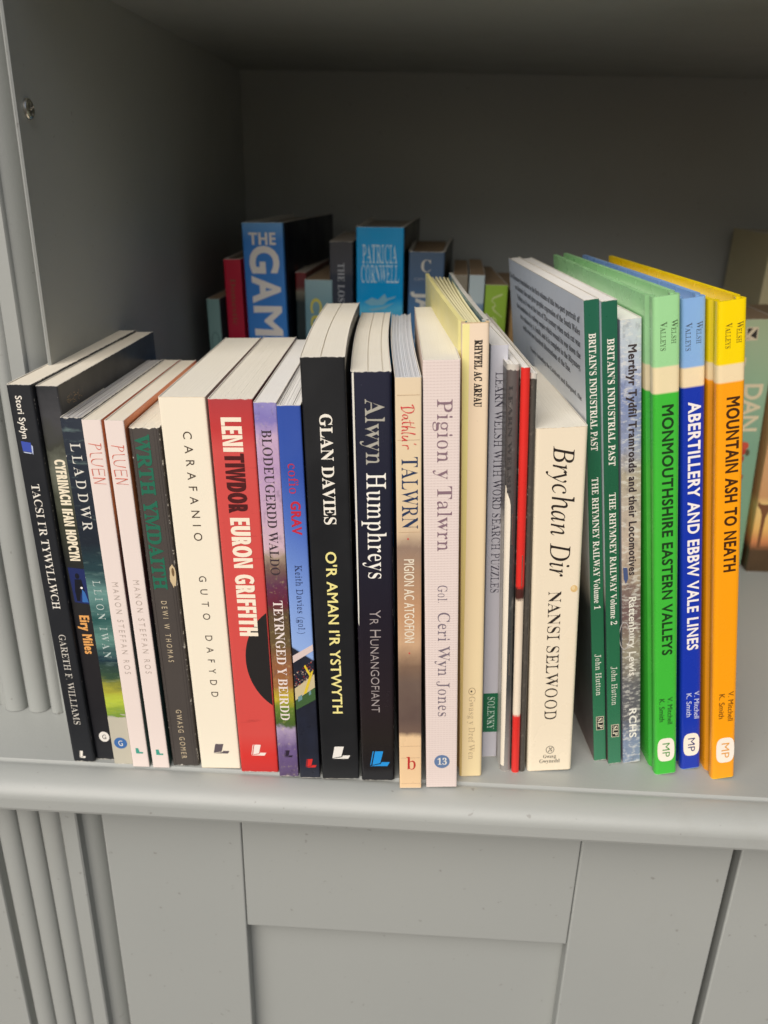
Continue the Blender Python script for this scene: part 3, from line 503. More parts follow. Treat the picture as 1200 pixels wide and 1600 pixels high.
def offset_contour(c, wx, wy, th=None, unit=1.0):
    """move the outline along its left normal (positive) by wx, wy, never by more than a third of the room there is"""
    n = len(c); out = []
    for i in range(n):
        p0, p1, p2 = c[i - 1], c[i], c[(i + 1) % n]
        e1 = (p1[0] - p0[0], p1[1] - p0[1]); e2 = (p2[0] - p1[0], p2[1] - p1[1])
        l1 = math.hypot(*e1) or 1; l2 = math.hypot(*e2) or 1
        n1 = (-e1[1] / l1, e1[0] / l1); n2 = (-e2[1] / l2, e2[0] / l2)
        k = 1 + n1[0] * n2[0] + n1[1] * n2[1]
        k = max(k, 0.6)
        mx, my = wx, wy
        if th:
            lim_in = th[i][0] * unit * 0.32; lim_out = th[i][1] * unit * 0.30
            f = lambda w: min(w, lim_in) if w > 0 else max(w, -lim_out)
            mx, my = f(wx), f(wy)
        out.append((p1[0] + mx * (n1[0] + n2[0]) / k, p1[1] + my * (n1[1] + n2[1]) / k))
    return out

def glyph_run(text, st, length, cap, wx=0.0, wy=0.0, shear=0.0, kx=None, sc=False, track=0.0):
    """contours of a line of text fitted into length x cap (metres); kx = fixed letter width factor, spacing then fills the length"""
    caph, base = CAP[st]
    items = []; x = 0.0
    for ch in text:
        s = 1.0; c2 = ch
        if sc and ch.islower(): c2 = ch.upper(); s = 0.78
        if ch == ' ': items.append((x, None, s, st, ' ')); x += caph * 0.42; continue
        fs = st
        if c2 not in FONT[fs]: fs = 'N'
        adv, cs = FONT[fs][c2]
        s2 = s * (caph / CAP[fs][0])
        items.append((x, cs, s2, fs, c2)); x += adv * s2 + track * caph
    last_adv_gap = 0
    # natural extent
    xs = [ix + p[0] * s for ix, cs, s, f, cc in items if cs for c in cs for p in c]
    x0, x1 = min(xs), max(xs)
    ky = cap / caph
    if kx is None:
        room = 1.7 * wx * cap if wx > 0 else 0.0      # heavier strokes need wider gaps
        sx = (length - room * len(items)) / (x1 - x0); extra = room
    else:
        sx = ky * kx
        extra = (length - (x1 - x0) * sx) / max(1, len(items) - 1)
    polys = []
    area = sum(a[0] * b[1] - b[0] * a[1] for a, b in zip(FONT['N']['I'][1][0], FONT['N']['I'][1][0][1:] + FONT['N']['I'][1][0][:1]))
    sgn = -1.0 if area > 0 else 1.0
    for k, (ix, cs, s, f, cc) in enumerate(items):
        if not cs: continue
        g = []
        th = thickness(f, cc) if (wx or wy) else None
        for ci, c in enumerate(cs):
            q = [((ix - x0 + p[0] * s) * sx + extra * k, (p[1] - CAP[f][1]) * s * ky) for p in c]
            a = _SGN[f]
            if th: q = offset_contour(q, -a * wx * cap, -a * wy * cap, th[ci], s * min(sx, ky))
            if shear: q = [(p[0] + shear * p[1], p[1]) for p in q]
            g.append(q)
        polys.append(g)
    return polys

_SGN = {}
for _f in FONT:
    c = FONT[_f]['I'][1][0]
    ar = sum(a[0] * b[1] - b[0] * a[1] for a, b in zip(c, c[1:] + c[:1]))
    _SGN[_f] = 1.0 if ar > 0 else -1.0

def _area(c): return sum(p[0] * q[1] - q[0] * p[1] for p, q in zip(c, c[1:] + c[:1]))
def _inside(p, c):
    r = False
    for a, b in zip(c, c[1:] + c[:1]):
        if (a[1] > p[1]) != (b[1] > p[1]) and p[0] < (b[0] - a[0]) * (p[1] - a[1]) / (b[1] - a[1]) + a[0]: r = not r
    return r
def polys_mesh(polys, place):
    vs, fs = [], []
    for g in polys:
        if len(g) > 1:      # holes go with the outline round them, dots stand alone
            big = max(g, key=lambda c: abs(_area(c)))
            sg = _area(big) > 0
            outs = [c for c in g if (_area(c) > 0) == sg]
            parts = [[o] + [c for c in g if (_area(c) > 0) != sg and _inside(c[0], o)] for o in outs]
        else:
            parts = [g]
        for cs in parts:
            b = len(vs)
            tri = tessellate_polygon([[Vector((p[0], p[1], 0)) for p in c] for c in cs])
            pts = [p for c in cs for p in c]
            vs += [place(p[0], p[1]) for p in pts]
            fs += [(b + t[0], b + t[1], b + t[2]) for t in tri]
    return vs, fs

LIFT = 0.00012
def spine_place(mode, x0, z0, lift=LIFT, y=0.0):
    if mode == 'down':      # reads downwards: along = -z, letter tops towards +x
        return lambda a, b: (x0 + b, y - lift, z0 - a)
    return lambda a, b: (x0 + a, y - lift, z0 + b)

def text_down(root, name, text, st, v0, v1, u0, u1, col, wx=0.0, wy=0.0, shear=0.0, kx=None, sc=False, lift=LIFT, label=None):
    """v0..v1 heights (mm) of the run, u0..u1 (mm) baseline and cap line across the spine"""
    polys = glyph_run(text, st, (v0 - v1) / 1000, (u1 - u0) / 1000, wx, wy, shear, kx, sc)
    vs, fs = polys_mesh(polys, spine_place('down', u0 / 1000, v0 / 1000, lift))
    o = link_mesh(name, vs, fs, ink(col), root)
    if label: o['label'] = label
    return o
def text_up(root, name, text, st, x0, x1, z0, z1, col, wx=0.0, wy=0.0, kx=None, lift=LIFT):
    polys = glyph_run(text, st, (x1 - x0) / 1000, (z1 - z0) / 1000, wx, wy, 0, kx)
    vs, fs = polys_mesh(polys, spine_place('up', x0 / 1000, z0 / 1000, lift))
    return link_mesh(name, vs, fs, ink(col), root)
def shape(root, name, polys, col_or_mat, lift=LIFT):
    """flat printed shape: polygons in spine mm (x,z)"""
    m = col_or_mat if isinstance(col_or_mat, bpy.types.Material) else ink(col_or_mat)
    polys = [[[(p[0] / 1000, p[1] / 1000) for p in c]] for c in polys]
    vs, fs = polys_mesh(polys, lambda a, b: (a, -lift, b))
    return link_mesh(name, vs, fs, m, root)
def ell(cx, cz, rx, rz, n=32, a0=0, a1=360):
    return [(cx + rx * math.cos(RD(a0 + (a1 - a0) * i / n)), cz + rz * math.sin(RD(a0 + (a1 - a0) * i / n))) for i in range(n)]
def ring(root, name, cx, cz, rx, rz, t, col, lift=LIFT, n=28):
    o1 = ell(cx, cz, rx, rz, n); o2 = ell(cx, cz, rx - t, rz - t, n)
    vs = [(p[0] / 1000, -lift, p[1] / 1000) for p in o1 + o2]
    fs = [(i, (i + 1) % n, n + (i + 1) % n, n + i) for i in range(n)]
    return link_mesh(name, vs, fs, ink(col), root)
def mark_L(root, u0, u1, v1, v0, col, lift=LIFT, bar=True):
    """publisher's mark: a leaning page and a foot"""
    f = lambda q: [(u0 + a * (u1 - u0), v1 + b * (v0 - v1)) for a, b in q]
    polys = [f([(.27, 1), (.68, 1), (.52, .2), (.13, .08)]), f([(.0, .0), (.88, .0), (1, .27), (.60, .27), (.54, .14)]), f([(.16, 1), (.21, 1), (.07, .10), (.02, .06)])]
    if not bar: polys = [f([(.15, 1), (.66, 1), (.5, .2), (.0, .05)]), polys[1]]
    o = shape(root, 'publisher_mark', polys, col, lift)
    return o
def strokes(root, name, lines, v0, v1, u0, u1, col, wid, n=1):
    """pen lettering: polylines in a box (along 0..1, up 0..1)"""
    vs, fs = [], []
    L = (v0 - v1); Hc = (u1 - u0)
    for k, ln in enumerate(lines):
        pts = [(a * L, b * Hc) for a, b in ln]
        # smooth once
        if len(pts) > 3:
            q = [pts[0]]
            for a, b in zip(pts, pts[1:]):
                q += [(a[0] * .75 + b[0] * .25, a[1] * .75 + b[1] * .25), (a[0] * .25 + b[0] * .75, a[1] * .25 + b[1] * .75)]
            pts = q + [pts[-1]]
        b0 = len(vs); m = len(pts)
        for i, p in enumerate(pts):
            a = pts[max(0, i - 1)]; b = pts[min(m - 1, i + 1)]
            d = (b[0] - a[0], b[1] - a[1]); l = math.hypot(*d) or 1
            nx, ny = -d[1] / l, d[0] / l
            w = wid * (0.75 + 0.35 * math.sin(i * 1.3 + k))
            for s in (1, -1):
                al, bb = p[0] + s * nx * w / 2, p[1] + s * ny * w / 2
                vs.append(((u0 + bb) / 1000, -LIFT - 0.00001 * k, (v0 - al) / 1000))
        for i in range(m - 1):
            fs.append((b0 + 2 * i, b0 + 2 * i + 1, b0 + 2 * i + 3, b0 + 2 * i + 2))
    return link_mesh(name, vs, fs, ink(col), root)

# ------------------------------------------------------------------ books
def build_book(spec):
    """A bound book: origin at the foot of the spine's left edge; x across the spine, y into the shelf, z up. mm in, metres out."""
    rnd = random.Random(spec['seed'])
    w, H, D = spec['w'] / 1000, spec['H'] / 1000, spec['D'] / 1000
    root = thing(spec.get('name', 'book'), spec['label'], spec.get('cat', 'book'), (spec['x'] / 1000, spec['y'] / 1000, spec.get('z', 0) / 1000),
                 (0, RD(spec['lean']), RD(spec.get('yaw', 0))), spec.get('group'))
    hard = spec.get('hard', False)
    t = 0.0022 if hard else spec.get('t', 0.35) / 1000
    bend = spec.get('bend', 0.0) / 1000
    sl, sr = spec.get('splayL', 0.0) / 1000, spec.get('splayR', 0.0) / 1000
    def bx(y):
        s = max(0.0, y / D)
        return bend * math.sin(math.pi * min(s, 1.0)) if bend else 0.0
    r = spec.get('r', 0.7) / 1000
    r = min(r, w * 0.48)
    # outer path from rear-left round the spine to rear-right : (x, y, zone) zone 0 spine 2 left 3 right
    P = []
    ny = 8
    if hard:
        for i in range(ny + 1):
            y = D - (D - 0.0095) * i / ny
            P.append((-0.0007, y, 2))
        P += [(-0.0005, 0.0085, 2), (0.0006, 0.0072, 2), (0.0007, 0.0060, 2), (0.0001, 0.0048, 0), (0.0, 0.0035, 0)]
    else:
        for i in range(ny + 1):
            y = D - (D - 0.003) * i / ny
            P.append((0.0, y, 2))
    for a in range(0, 5):
        an = RD(180 + 22.5 * a)
        P.append((r + r * math.cos(an), r + r * math.sin(an), 0))
    ns = max(2, int((w - 2 * r) / 0.0012))
    for i in range(1, ns):
        P.append((r + (w - 2 * r) * i / ns, 0.0, 0))
    for a in range(0, 5):
        an = RD(270 + 22.5 * a)
        P.append((w - r + r * math.cos(an), r + r * math.sin(an), 0 if a < 4 else 0))
    if hard:
        P += [(w, 0.0035, 0), (w - 0.0001, 0.0048, 0), (w - 0.0007, 0.0060, 3), (w - 0.0006, 0.0072, 3), (w + 0.0005, 0.0085, 3)]
        for i in range(ny + 1):
            P.append((w + 0.0007, 0.0095 + (D - 0.0095) * i / ny, 3))
    else:
        for i in range(ny + 1):
            P.append((w, 0.003 + (D - 0.003) * i / ny, 3))
    n = len(P)
    # inner path by offset
    Q = []
    for i in range(n):
        a, b = P[max(0, i - 1)], P[min(n - 1, i + 1)]
        dx, dy = b[0] - a[0], b[1] - a[1]; l = math.hypot(dx, dy) or 1
        nx, ny_ = -dy / l, dx / l
        tt = t if not (hard and P[i][2] == 0) else 0.0016
        Q.append((P[i][0] + nx * tt, P[i][1] + ny_ * tt))
    def warp(x, y, zone):
        s = max(0.0, (y - 0.004) / D)
        o = bx(y)
        if zone == 2: o -= sl * s ** 1.3
        if zone == 3: o += sr * s ** 1.3
        return x + o, y
    jag = spec.get('jag', 0.25) / 1000
    zs = [0.0, H * 0.5, H]
    vs = []; 
    tops = []
    for i in range(n):
        j = 0.0
        if P[i][2] == 0 and jag > 0 and P[i][1] < 0.002: j = -abs(rnd.gauss(0, 1)) * jag * 0.5
        tops.append(j)
    for k, z in enumerate(zs):
        for i in range(n):
            zz = z + (tops[i] if k == 2 else 0) + ((-tops[i] * .6) if k == 0 else 0)
            if hard: pass
            x, y = warp(P[i][0], P[i][1], P[i][2]); vs.append((x, y, zz))
        for i in range(n):
            zz = z + (tops[i] if k == 2 else 0) + ((-tops[i] * .6) if k == 0 else 0)
            x, y = warp(Q[i][0], Q[i][1], P[i][2]); vs.append((x, y, zz))
    fs, fm = [], []
    K = 2 * n
    for k in range(2):
        for i in range(n - 1):
            zone = max(P[i][2], P[i + 1][2])
            a = k * K + i
            fs.append((a, a + 1, a + 1 + K, a + K)); fm.append({0: 0, 2: 2, 3: 3}[zone])
            b = k * K + n + i
            fs.append((b + 1, b, b + K, b + 1 + K)); fm.append(1)
        # rear edges
        a = k * K
        fs.append((a + n, a, a + K, a + n + K)); fm.append(2 if hard else 1)
        a = k * K + n - 1
        fs.append((a, a + n, a + n + K, a + K)); fm.append(3 if hard else 1)
    for i in range(n - 1):
        zone = max(P[i][2], P[i + 1][2]) if hard else 1
        mi = ({0: 0, 2: 2, 3: 3}[zone] if hard else 1)
        fs.append((i + n, i + 1 + n, i + 1, i)); fm.append(mi)
        a = 2 * K + i
        fs.append((a, a + 1, a + 1 + n, a + n)); fm.append(mi)
    mats = spec['mats']
    sp = mats[0]; lm = mats[1] if len(mats) > 1 else sp; rm = mats[2] if len(mats) > 2 else lm
    cv = link_mesh('cover', vs, fs, [sp, spec.get('inner', PAPER_IN), lm, rm], root, smooth=38, fmat=fm)
    flat_boards = bend == 0 and sl == 0 and sr == 0
    cv.data.polygons.foreach_set('use_smooth', [not (p.area > 1.5e-4 * 4 and True) if flat_boards else True for p in cv.data.polygons])
    # page block, leaf bundles side by side with slightly uneven tops
    rec = spec.get('recess', 3.2 if hard else 0.35) / 1000
    x0, x1 = t + 0.0001, w - t - 0.0001
    pitch = spec.get('pitch', 0.5) / 1000
    m = max(4, int((x1 - x0) / pitch))
    jit = spec.get('pjit', 0.022) / 1000
    yr = D - (0.004 if hard else spec.get('prear', 0.6) / 1000)
    yf = (0.0018 if hard else t + 0.0001)
    cuts = [0]
    edges = [x0 + (x1 - x0) * i / m for i in range(m + 1)]
    vs, fs = [], []
    segs = 7
    fan = spec.get('fan', 0.0) / 1000
    creases = [int(m * f) for f in spec.get('creases', ())]
    for i in range(m):
        a, b = edges[i], edges[i + 1]
        g = (b - a) * spec.get('pgap', 0.0 if hard else 0.01)
        a += g; b -= g
        zt = H - rec - abs(rnd.gauss(0, 1)) * jit
        if i in creases: zt -= 0.0009
        xm = a if a < w / 2 else b
        e = max(0.0, r - xm, xm - (w - r))
        yfi = yf + ((r - math.sqrt(max(0.0, r * r - min(e, r) ** 2))) if not hard else 0.0)
        yre = yr - abs(rnd.gauss(0, 1)) * jit * 2
        s0 = (i + .5) / m
        base = len(vs)
        for j in range(segs + 1):
            y = yfi + (yre - yfi) * j / segs
            o = bx(y) + (max(0.0, y - .004) / D) ** 1.3 * (-sl * (1 - s0) * .5 + sr * s0 * .5) + fan * (s0 - .5) * 2 * (j / segs) ** 2
            rz = -0.0004 * max(0, (1 - j / 1.0)) if spec.get('nick') else 0
            vs += [(a + o, y, 0.0004), (b + o, y, 0.0004), (b + o, y, zt + rz), (a + o, y, zt + rz)]
        for j in range(segs):
            p = base + 4 * j
            fs += [(p + 3, p + 2, p + 6, p + 7), (p + 1, p + 5, p + 6, p + 2), (p, p + 3, p + 7, p + 4), (p, p + 4, p + 5, p + 1)]
        fs += [(base, base + 1, base + 2, base + 3)]
        p = base + 4 * segs
        fs += [(p + 1, p, p + 3, p + 2)]
    pg = link_mesh('page_block', vs, fs, pages_material(spec.get('pages', 'cream')), root)
    return root

def wrap_patch(root, name, rows, w, r, col, lift=0.00012):
    """a torn patch that follows the rounded spine; rows of (z, x from, x to) in mm"""
    def yy(x):
        if x < r: return r - math.sqrt(max(0.0, r * r - (r - x) ** 2))
        if x > w - r: return r - math.sqrt(max(0.0, r * r - (x - w + r) ** 2))
        return 0.0
    vs, fs = [], []
    k = 6
    for z, a, b in rows:
        for i in range(k + 1):
            x = a + (b - a) * i / k
            vs.append((x / 1000, yy(x) / 1000 - lift, z / 1000))
    for j in range(len(rows) - 1):
        for i in range(k):
            p = j * (k + 1) + i
            fs.append((p, p + 1, p + k + 2, p + k + 1))
    return link_mesh(name, vs, fs, ink(col), root)

# ------------------------------------------------------------------ the floor in front of the cabinet
fl = link_mesh('floor', [(-12, -14, -0.95), (12, -14, -0.95), (12, 4, -0.95), (-12, 4, -0.95)], [(0, 1, 2, 3)], floor_material())
fl['kind'] = 'structure'

# ------------------------------------------------------------------ the cabinet
XL, XR = -0.187, 0.560          # inner faces of the sides
YF, YB = 0.4027, 0.885          # front of the hutch, back panel
ZC = 0.393                      # underside of the shelf above
cab = thing('bookcase', "grey painted bookcase with open shelf, fluted posts and panelled doors below", 'bookcase', (0, 0, -0.95))
class Off:  # cabinet parts are built in world metres and shifted to the empty
    pass
def cab_part(o, label=None):
    o.location = (0, 0, 0.95)
    if label: o['label'] = label
    return o
BX0, BX1 = -0.335, 0.708
prof = [(YB, 0.0), (0.3613, 0.0)] + [(0.3610, -0.0005), (0.3606, -0.0016), (0.3594, -0.0018), (0.3588, -0.0010), (0.3574, -0.0007)]
prof += [(0.3405 + 0.0165 * math.cos(RD(a)) - 0.0, -0.0172 + 0.0165 * math.sin(RD(a))) for a in ()]
prof += [(0.3560 - 0.0150 * math.sin(RD(a)), -0.0105 + 0.0098 * math.cos(RD(a))) for a in range(0, 91, 9)]
prof += [(0.3408, -0.0165), (0.3412, -0.0180), (0.3425, -0.0190), (0.3445, -0.0193), (0.372, -0.0193), (YB, -0.0193)]
shelf = cab_part(extrude_profile('shelf', prof, BX0, BX1, 'X', PAINT, cab))
cab_part(bevel_box('side_panel', XL - 0.018, XL, YF + 0.0198, YB + 0.012, 0.0, 0.62, PAINT, cab, 0))
cab_part(bevel_box('side_panel', XR, XR + 0.018, YF + 0.0198, YB + 0.012, 0.0, 0.62, PAINT, cab, 0))
cab_part(bevel_box('back_panel', XL - 0.0005, XR + 0.0005, YB, YB + 0.006, 0.0, 0.62, PAINT, cab, 0))
cab_part(bevel_box('upper_shelf', XL, XR, YF + 0.002, YB - 0.0005, ZC, ZC + 0.020, PAINT, cab, 0.0015))
cab_part(bevel_box('upper_rail', XL, XR, YF - 0.004, YF + 0.0015, ZC + 0.004, ZC + 0.030, PAINT, cab, 0.0012))

def reeds(edges, yface, z0, z1, parent, depth, round_foot=False):
    for x0, x1 in edges:
        w = x1 - x0; cx = (x0 + x1) / 2
        pr = [(cx - w / 2 + 0.0002, yface + depth)]
        pr += [(cx + (w / 2 - 0.0002) * math.cos(RD(a)), yface + depth - depth * math.sin(RD(a)) ** 0.8) for a in range(170, 9, -10)]
        pr += [(cx + w / 2 - 0.0002, yface + depth)]
        pr += [(cx + w / 2 - 0.0002, yface + depth + 0.002), (cx - w / 2 + 0.0002, yface + depth + 0.002)]
        extrude_profile('reed', pr, z0, z1, 'Z', PAINT, parent, smooth=60)

def cove_profile(x0, x1, yf, yb):
    pts = []
    for a in range(0, 91, 9):
        pts.append((x0 + (x1 - x0) * math.sin(RD(a)), yf + (yb - yf) * (1 - math.cos(RD(a)))))
    return pts

# upper post (left): body with flat strip, cove and bead, reeds standing proud of it
def upper_post(mirror):
    s = -1 if mirror else 1
    cx = (XL + XR) / 2
    fx = (lambda x: x) if not mirror else (lambda x: 2 * cx - x)
    body = [(-0.335, YF + 0.0035), (-0.252, YF + 0.0035), (-0.2515, YF + 0.006), (-0.2098, YF + 0.006), (-0.2092, YF + 0.0010), (-0.2086, YF + 0.0002), (-0.2014, YF + 0.0002), (-0.2007, YF + 0.0010), (-0.2005, YF + 0.0030)]
    body += [(-0.1990, YF + 0.0038), (-0.1965, YF + 0.0062), (-0.1945, YF + 0.0092), (-0.1930, YF + 0.0124), (-0.1922, YF + 0.0150)]
    body += [(-0.1900, YF + 0.0150), (-0.1896, YF + 0.0030), (-0.1890, YF + 0.0004), (-0.1880, YF - 0.0004), (-0.1871, YF + 0.0003)]
    body += [(-0.1870, YF + 0.0198), (-0.335, YF + 0.0198)]
    pts = [(fx(x), y) for x, y in body]
    p = cab_part(extrude_profile('post', pts, 0.0001, 0.62, 'Z', PAINT, cab, smooth=40))
    ed = [(-0.2463, -0.2330), (-0.2318, -0.2190), (-0.2176, -0.2082)]
    ed = [tuple(sorted((fx(a), fx(b)))) for a, b in ed]
    reeds(ed, YF - 0.0006, 0.0004, 0.62, p, 0.0062)
upper_post(False); upper_post(True)

# lower part: carcass, posts, doors
YD = 0.368
def lower_post(mirror):
    cx = (XL + XR) / 2
    fx = (lambda x: x) if not mirror else (lambda x: 2 * cx - x)
    body = [(-0.335, YD + 0.001), (-0.2478, YD + 0.001), (-0.2472, YD + 0.0020), (-0.2466, YD + 0.008), (-0.2432, YD + 0.008), (-0.2428, YD + 0.0035), (-0.2040, YD + 0.0035), (-0.2030, YD + 0.0006), (-0.2022, YD), (-0.1938, YD), (-0.1929, YD + 0.0008), (-0.1925, YD + 0.0060)]
    body += [(-0.1915, YD + 0.0066), (-0.1900, YD + 0.0070), (-0.1880, YD + 0.0078), (-0.1860, YD + 0.0092), (-0.1842, YD + 0.0114), (-0.1828, YD + 0.0142), (-0.1818, YD + 0.0180), (-0.1812, YD + 0.0230), (-0.1700, YD + 0.028), (-0.1700, YD + 0.0305), (-0.335, YD + 0.0305)]
    pts = [(fx(x), y) for x, y in body]
    p = cab_part(extrude_profile('post', pts, -0.90, -0.0194, 'Z', PAINT, cab, smooth=40))
    ed = [(-0.2426, -0.2296), (-0.2294, -0.2163), (-0.2161, -0.2030)]
    ed = [tuple(sorted((fx(a), fx(b)))) for a, b in ed]
    reeds(ed, YD - 0.0022, -0.90, -0.0196, p, 0.0058)
lower_post(False); lower_post(True)
cab_part(bevel_box('carcass', BX0 + .01, BX1 - .01, YD + 0.031, YB, -0.93, -0.0196, DARK, cab, 0))

def door(x0, x1, sl, sr):
    z0, z1 = -0.86, -0.0225
    p = cab_part(bevel_box('door', x0 + 0.004, x1 - 0.004, YD + 0.0105, YD + 0.024, z0 + 0.004, z1 - 0.004, PAINT, cab, 0.001))
    for a, b in ((x0, sl), (sr, x1)):
        bevel_box('stile', a, b, YD, YD + 0.018, z0, z1, PAINT, p, 0.0011)
    bevel_box('rail', sl + 0.0003, sr - 0.0003, YD + 0.0007, YD + 0.018, -0.1262, z1, PAINT, p, 0.0009)
    bevel_box('rail', sl + 0.0003, sr - 0.0003, YD + 0.0007, YD + 0.018, z0, z0 + 0.09, PAINT, p, 0.0009)
    return p
door(-0.1778, 0.1866, -0.0955, 0.1013)
door(0.1912, 0.5556, 0.2735, 0.4703)

# cross-head screw in the side panel
def screw():
    import bmesh
    bm = bmesh.new()
    R = 0.0046; seg = 36
    rings = [(R, 0.0), (R, 0.0008), (R * .93, 0.0013), (R * .80, 0.0016), (R * 0.66, 0.0018)]
    prev = None
    for k, (r, h) in enumerate(rings):
        cur = [bm.verts.new((h, r * math.cos(2 * math.pi * i / seg), r * math.sin(2 * math.pi * i / seg))) for i in range(seg)]
        if prev:
            for i in range(seg):
                bm.faces.new((prev[i], prev[(i + 1) % seg], cur[(i + 1) % seg], cur[i]))
        prev = cur
    cur = []
    for i in range(seg):      # star-shaped recess
        a = 2 * math.pi * i / seg
        r = R * (0.62 if i % 9 in (0, 1, 8) else 0.22)
        cur.append(bm.verts.new((0.0016, r * math.cos(a), r * math.sin(a))))
    for i in range(seg): bm.faces.new((prev[i], prev[(i + 1) % seg], cur[(i + 1) % seg], cur[i]))
    low = [bm.verts.new((-0.0004, v.co.y * .7, v.co.z * .7)) for v in cur]
    for i in range(seg): bm.faces.new((cur[i], cur[(i + 1) % seg], low[(i + 1) % seg], low[i]))
    bm.faces.new(low)
    bmesh.ops.recalc_face_normals(bm, faces=bm.faces)
    me = bpy.data.meshes.new('screw'); bm.to_mesh(me); bm.free()
    me.materials.append(STEEL)
    me.polygons.foreach_set('use_smooth', [True] * len(me.polygons)); me.update(); me.set_sharp_from_angle(angle=RD(16))
    o = bpy.data.objects.new('screw', me); COL.objects.link(o); o.parent = cab
    o.location = (XL, 0.4134, 0.3301 + 0.95); o.rotation_euler = (RD(20), 0, 0)
screw()

# ------------------------------------------------------------------ the front row of books
WHITE = hexc(238, 232, 220); CREAM = hexc(240, 222, 190); INK = (0.025, 0.022, 0.022, 1)
FRONT = "row of books along the front of the shelf"
BLACK1 = (0.012, 0.014, 0.018, 1)
def cm(*a, **k): return cover_material(*a, **k)
def two(name, w, H, base, **k):
    """same printed card on spine and boards"""
    s = cm(name, base, w / 1000, H / 1000, **k)
    k2 = dict(k); k2['side'] = True
    b = cm(name + "_board", base, w / 1000, H / 1000, **k2)
    return [s, b, b]

def bk(**k):
    k.setdefault('group', FRONT); k.setdefault('seed', int(k['x'] * 7) + 1000)
    return build_book(k)

# 1 black, narrow, far left
b = bk(x=-185.8, y=361.4, w=12.0, H=213.5, D=140, lean=-1.32, yaw=-0.7, mats=two("black_card_a", 12, 213.5, BLACK1, wear=.35, rough=.5), r=1.2, jag=.35, pages='cream',
       label="black paperback with thin white capitals, small blue cube near its top, beside the fluted post")
text_down(b, 'series_name', "Stori Sydyn", 'N', 208.1, 187.5, 3.6, 6.6, WHITE, wx=.03, wy=.02)
shape(b, 'series_mark', [[(2.6, 186.3), (7.2, 185.6), (7.0, 180.8), (2.8, 181.4)]], hexc(62, 84, 176))
shape(b, 'series_mark', [[(7.3, 184.6), (8.0, 183.8), (7.6, 179.6), (7.1, 180.6)], [(2.9, 181.2), (7.0, 180.6), (6.6, 180.1), (3.4, 180.6)]], hexc(190, 200, 226), lift=.0002)
text_down(b, 'title', "TACSI I'R TYWYLLWCH", 'B', 164.9, 96.5, 3.8, 7.7, WHITE, wx=-.035, wy=.0)
text_down(b, 'author_name', "GARETH F. WILLIAMS", 'B', 81.6, 24.9, 4.2, 7.7, hexc(205, 200, 190), wx=-.055)
mark_L(b, 3.9, 7.6, 2.6, 7.4, WHITE)

# 2 dark with cream condensed capitals
m2 = cm("night_card", (0.014, 0.014, 0.016, 1), .010, .2126, stops=[(0.0, (.012, .013, .017, 1)), (.40, (.02, .018, .02, 1)), (.56, (.02, .022, .02, 1)), (.70, (.05, .055, .035, 1)), (.80, (.16, .17, .13, 1)), (.86, (.05, .052, .04, 1)), (.93, (.06, .06, .065, 1)), (1, (.03, .032, .036, 1))],
        nk=.16, nscale=90, wear=.25)
b = bk(x=-173.6, y=364.2, w=10.6, H=212.6, D=139, lean=-1.3, yaw=-.4, mats=[m2, cm("night_card_board", (.020, .022, .024, 1), .0106, .2126, side=True, wear=.3)] * 1, r=.8, pages='cream',
       label="black paperback with cream condensed capitals and orange lettering, blue picture halfway down")
text_down(b, 'title', "CYFRINACH IFAN HOPCYN", 'N', 176.4, 122.9, 3.6, 8.4, hexc(244, 232, 205), wx=.075, wy=.045)
shape(b, 'cover_picture', [[(1.4, 119.4), (10.0, 118.6), (10.2, 98.4), (2.2, 99.6)]], hexc(32, 44, 96))
shape(b, 'cover_picture', [ell(5.6, 114.6, 1.1, 1.6, 14), [(4.0, 112.8), (7.4, 112.8), (8.3, 106), (8.8, 100.2), (7.3, 100.0), (6.2, 105.5), (5.1, 100.2), (3.6, 100.4), (3.3, 106)]], (0.006, 0.007, 0.014, 1), lift=.0002)
shape(b, 'cover_picture', [[(7.1, 107.4), (8.4, 105.4), (9.6, 99.6), (6.3, 99.8)]], hexc(58, 110, 178), lift=.00026)
shape(b, 'cover_picture', [ell(7.0, 108.0, .65, .65, 12)], hexc(250, 245, 240), lift=.0003)
text_down(b, 'author_name', "Eiry Miles", 'N', 91.5, 68.4, 3.4, 8.2, hexc(236, 170, 96), wx=.07, wy=.04)
shape(b, 'publisher_mark', [ell(6.2, 15.5, 2.9, 3.4)], hexc(235, 230, 222)); text_up(b, 'publisher_mark', "G", 'N', 5.2, 7.3, 14.0, 16.9, INK, lift=.0002)

gold = []
rr = random.Random(12)
for k in range(34):
    yy, zz = rr.uniform(.008, .026), rr.uniform(.2010, .2056) + .0
    l, a2 = rr.uniform(.0006, .0016), rr.uniform(0, 3.1)
    gold.append((yy, zz, l * math.cos(a2), l * math.sin(a2)))
gv, gf = [], []
for yy, zz, ca, sa in gold:
    n0 = len(gv); q = .00014
    gv += [(.01072, yy - ca, zz - sa - q), (.01072, yy + ca, zz + sa - q), (.01072, yy + ca, zz + sa + q), (.01072, yy - ca, zz - sa + q)]
    gf.append((n0, n0 + 1, n0 + 2, n0 + 3))
link_mesh('gold_lettering', [(v[0] + .00001 * (i // 4 % 5), v[1], v[2]) for i, v in enumerate(gv)], gf, ink(hexc(150, 124, 84)), b)

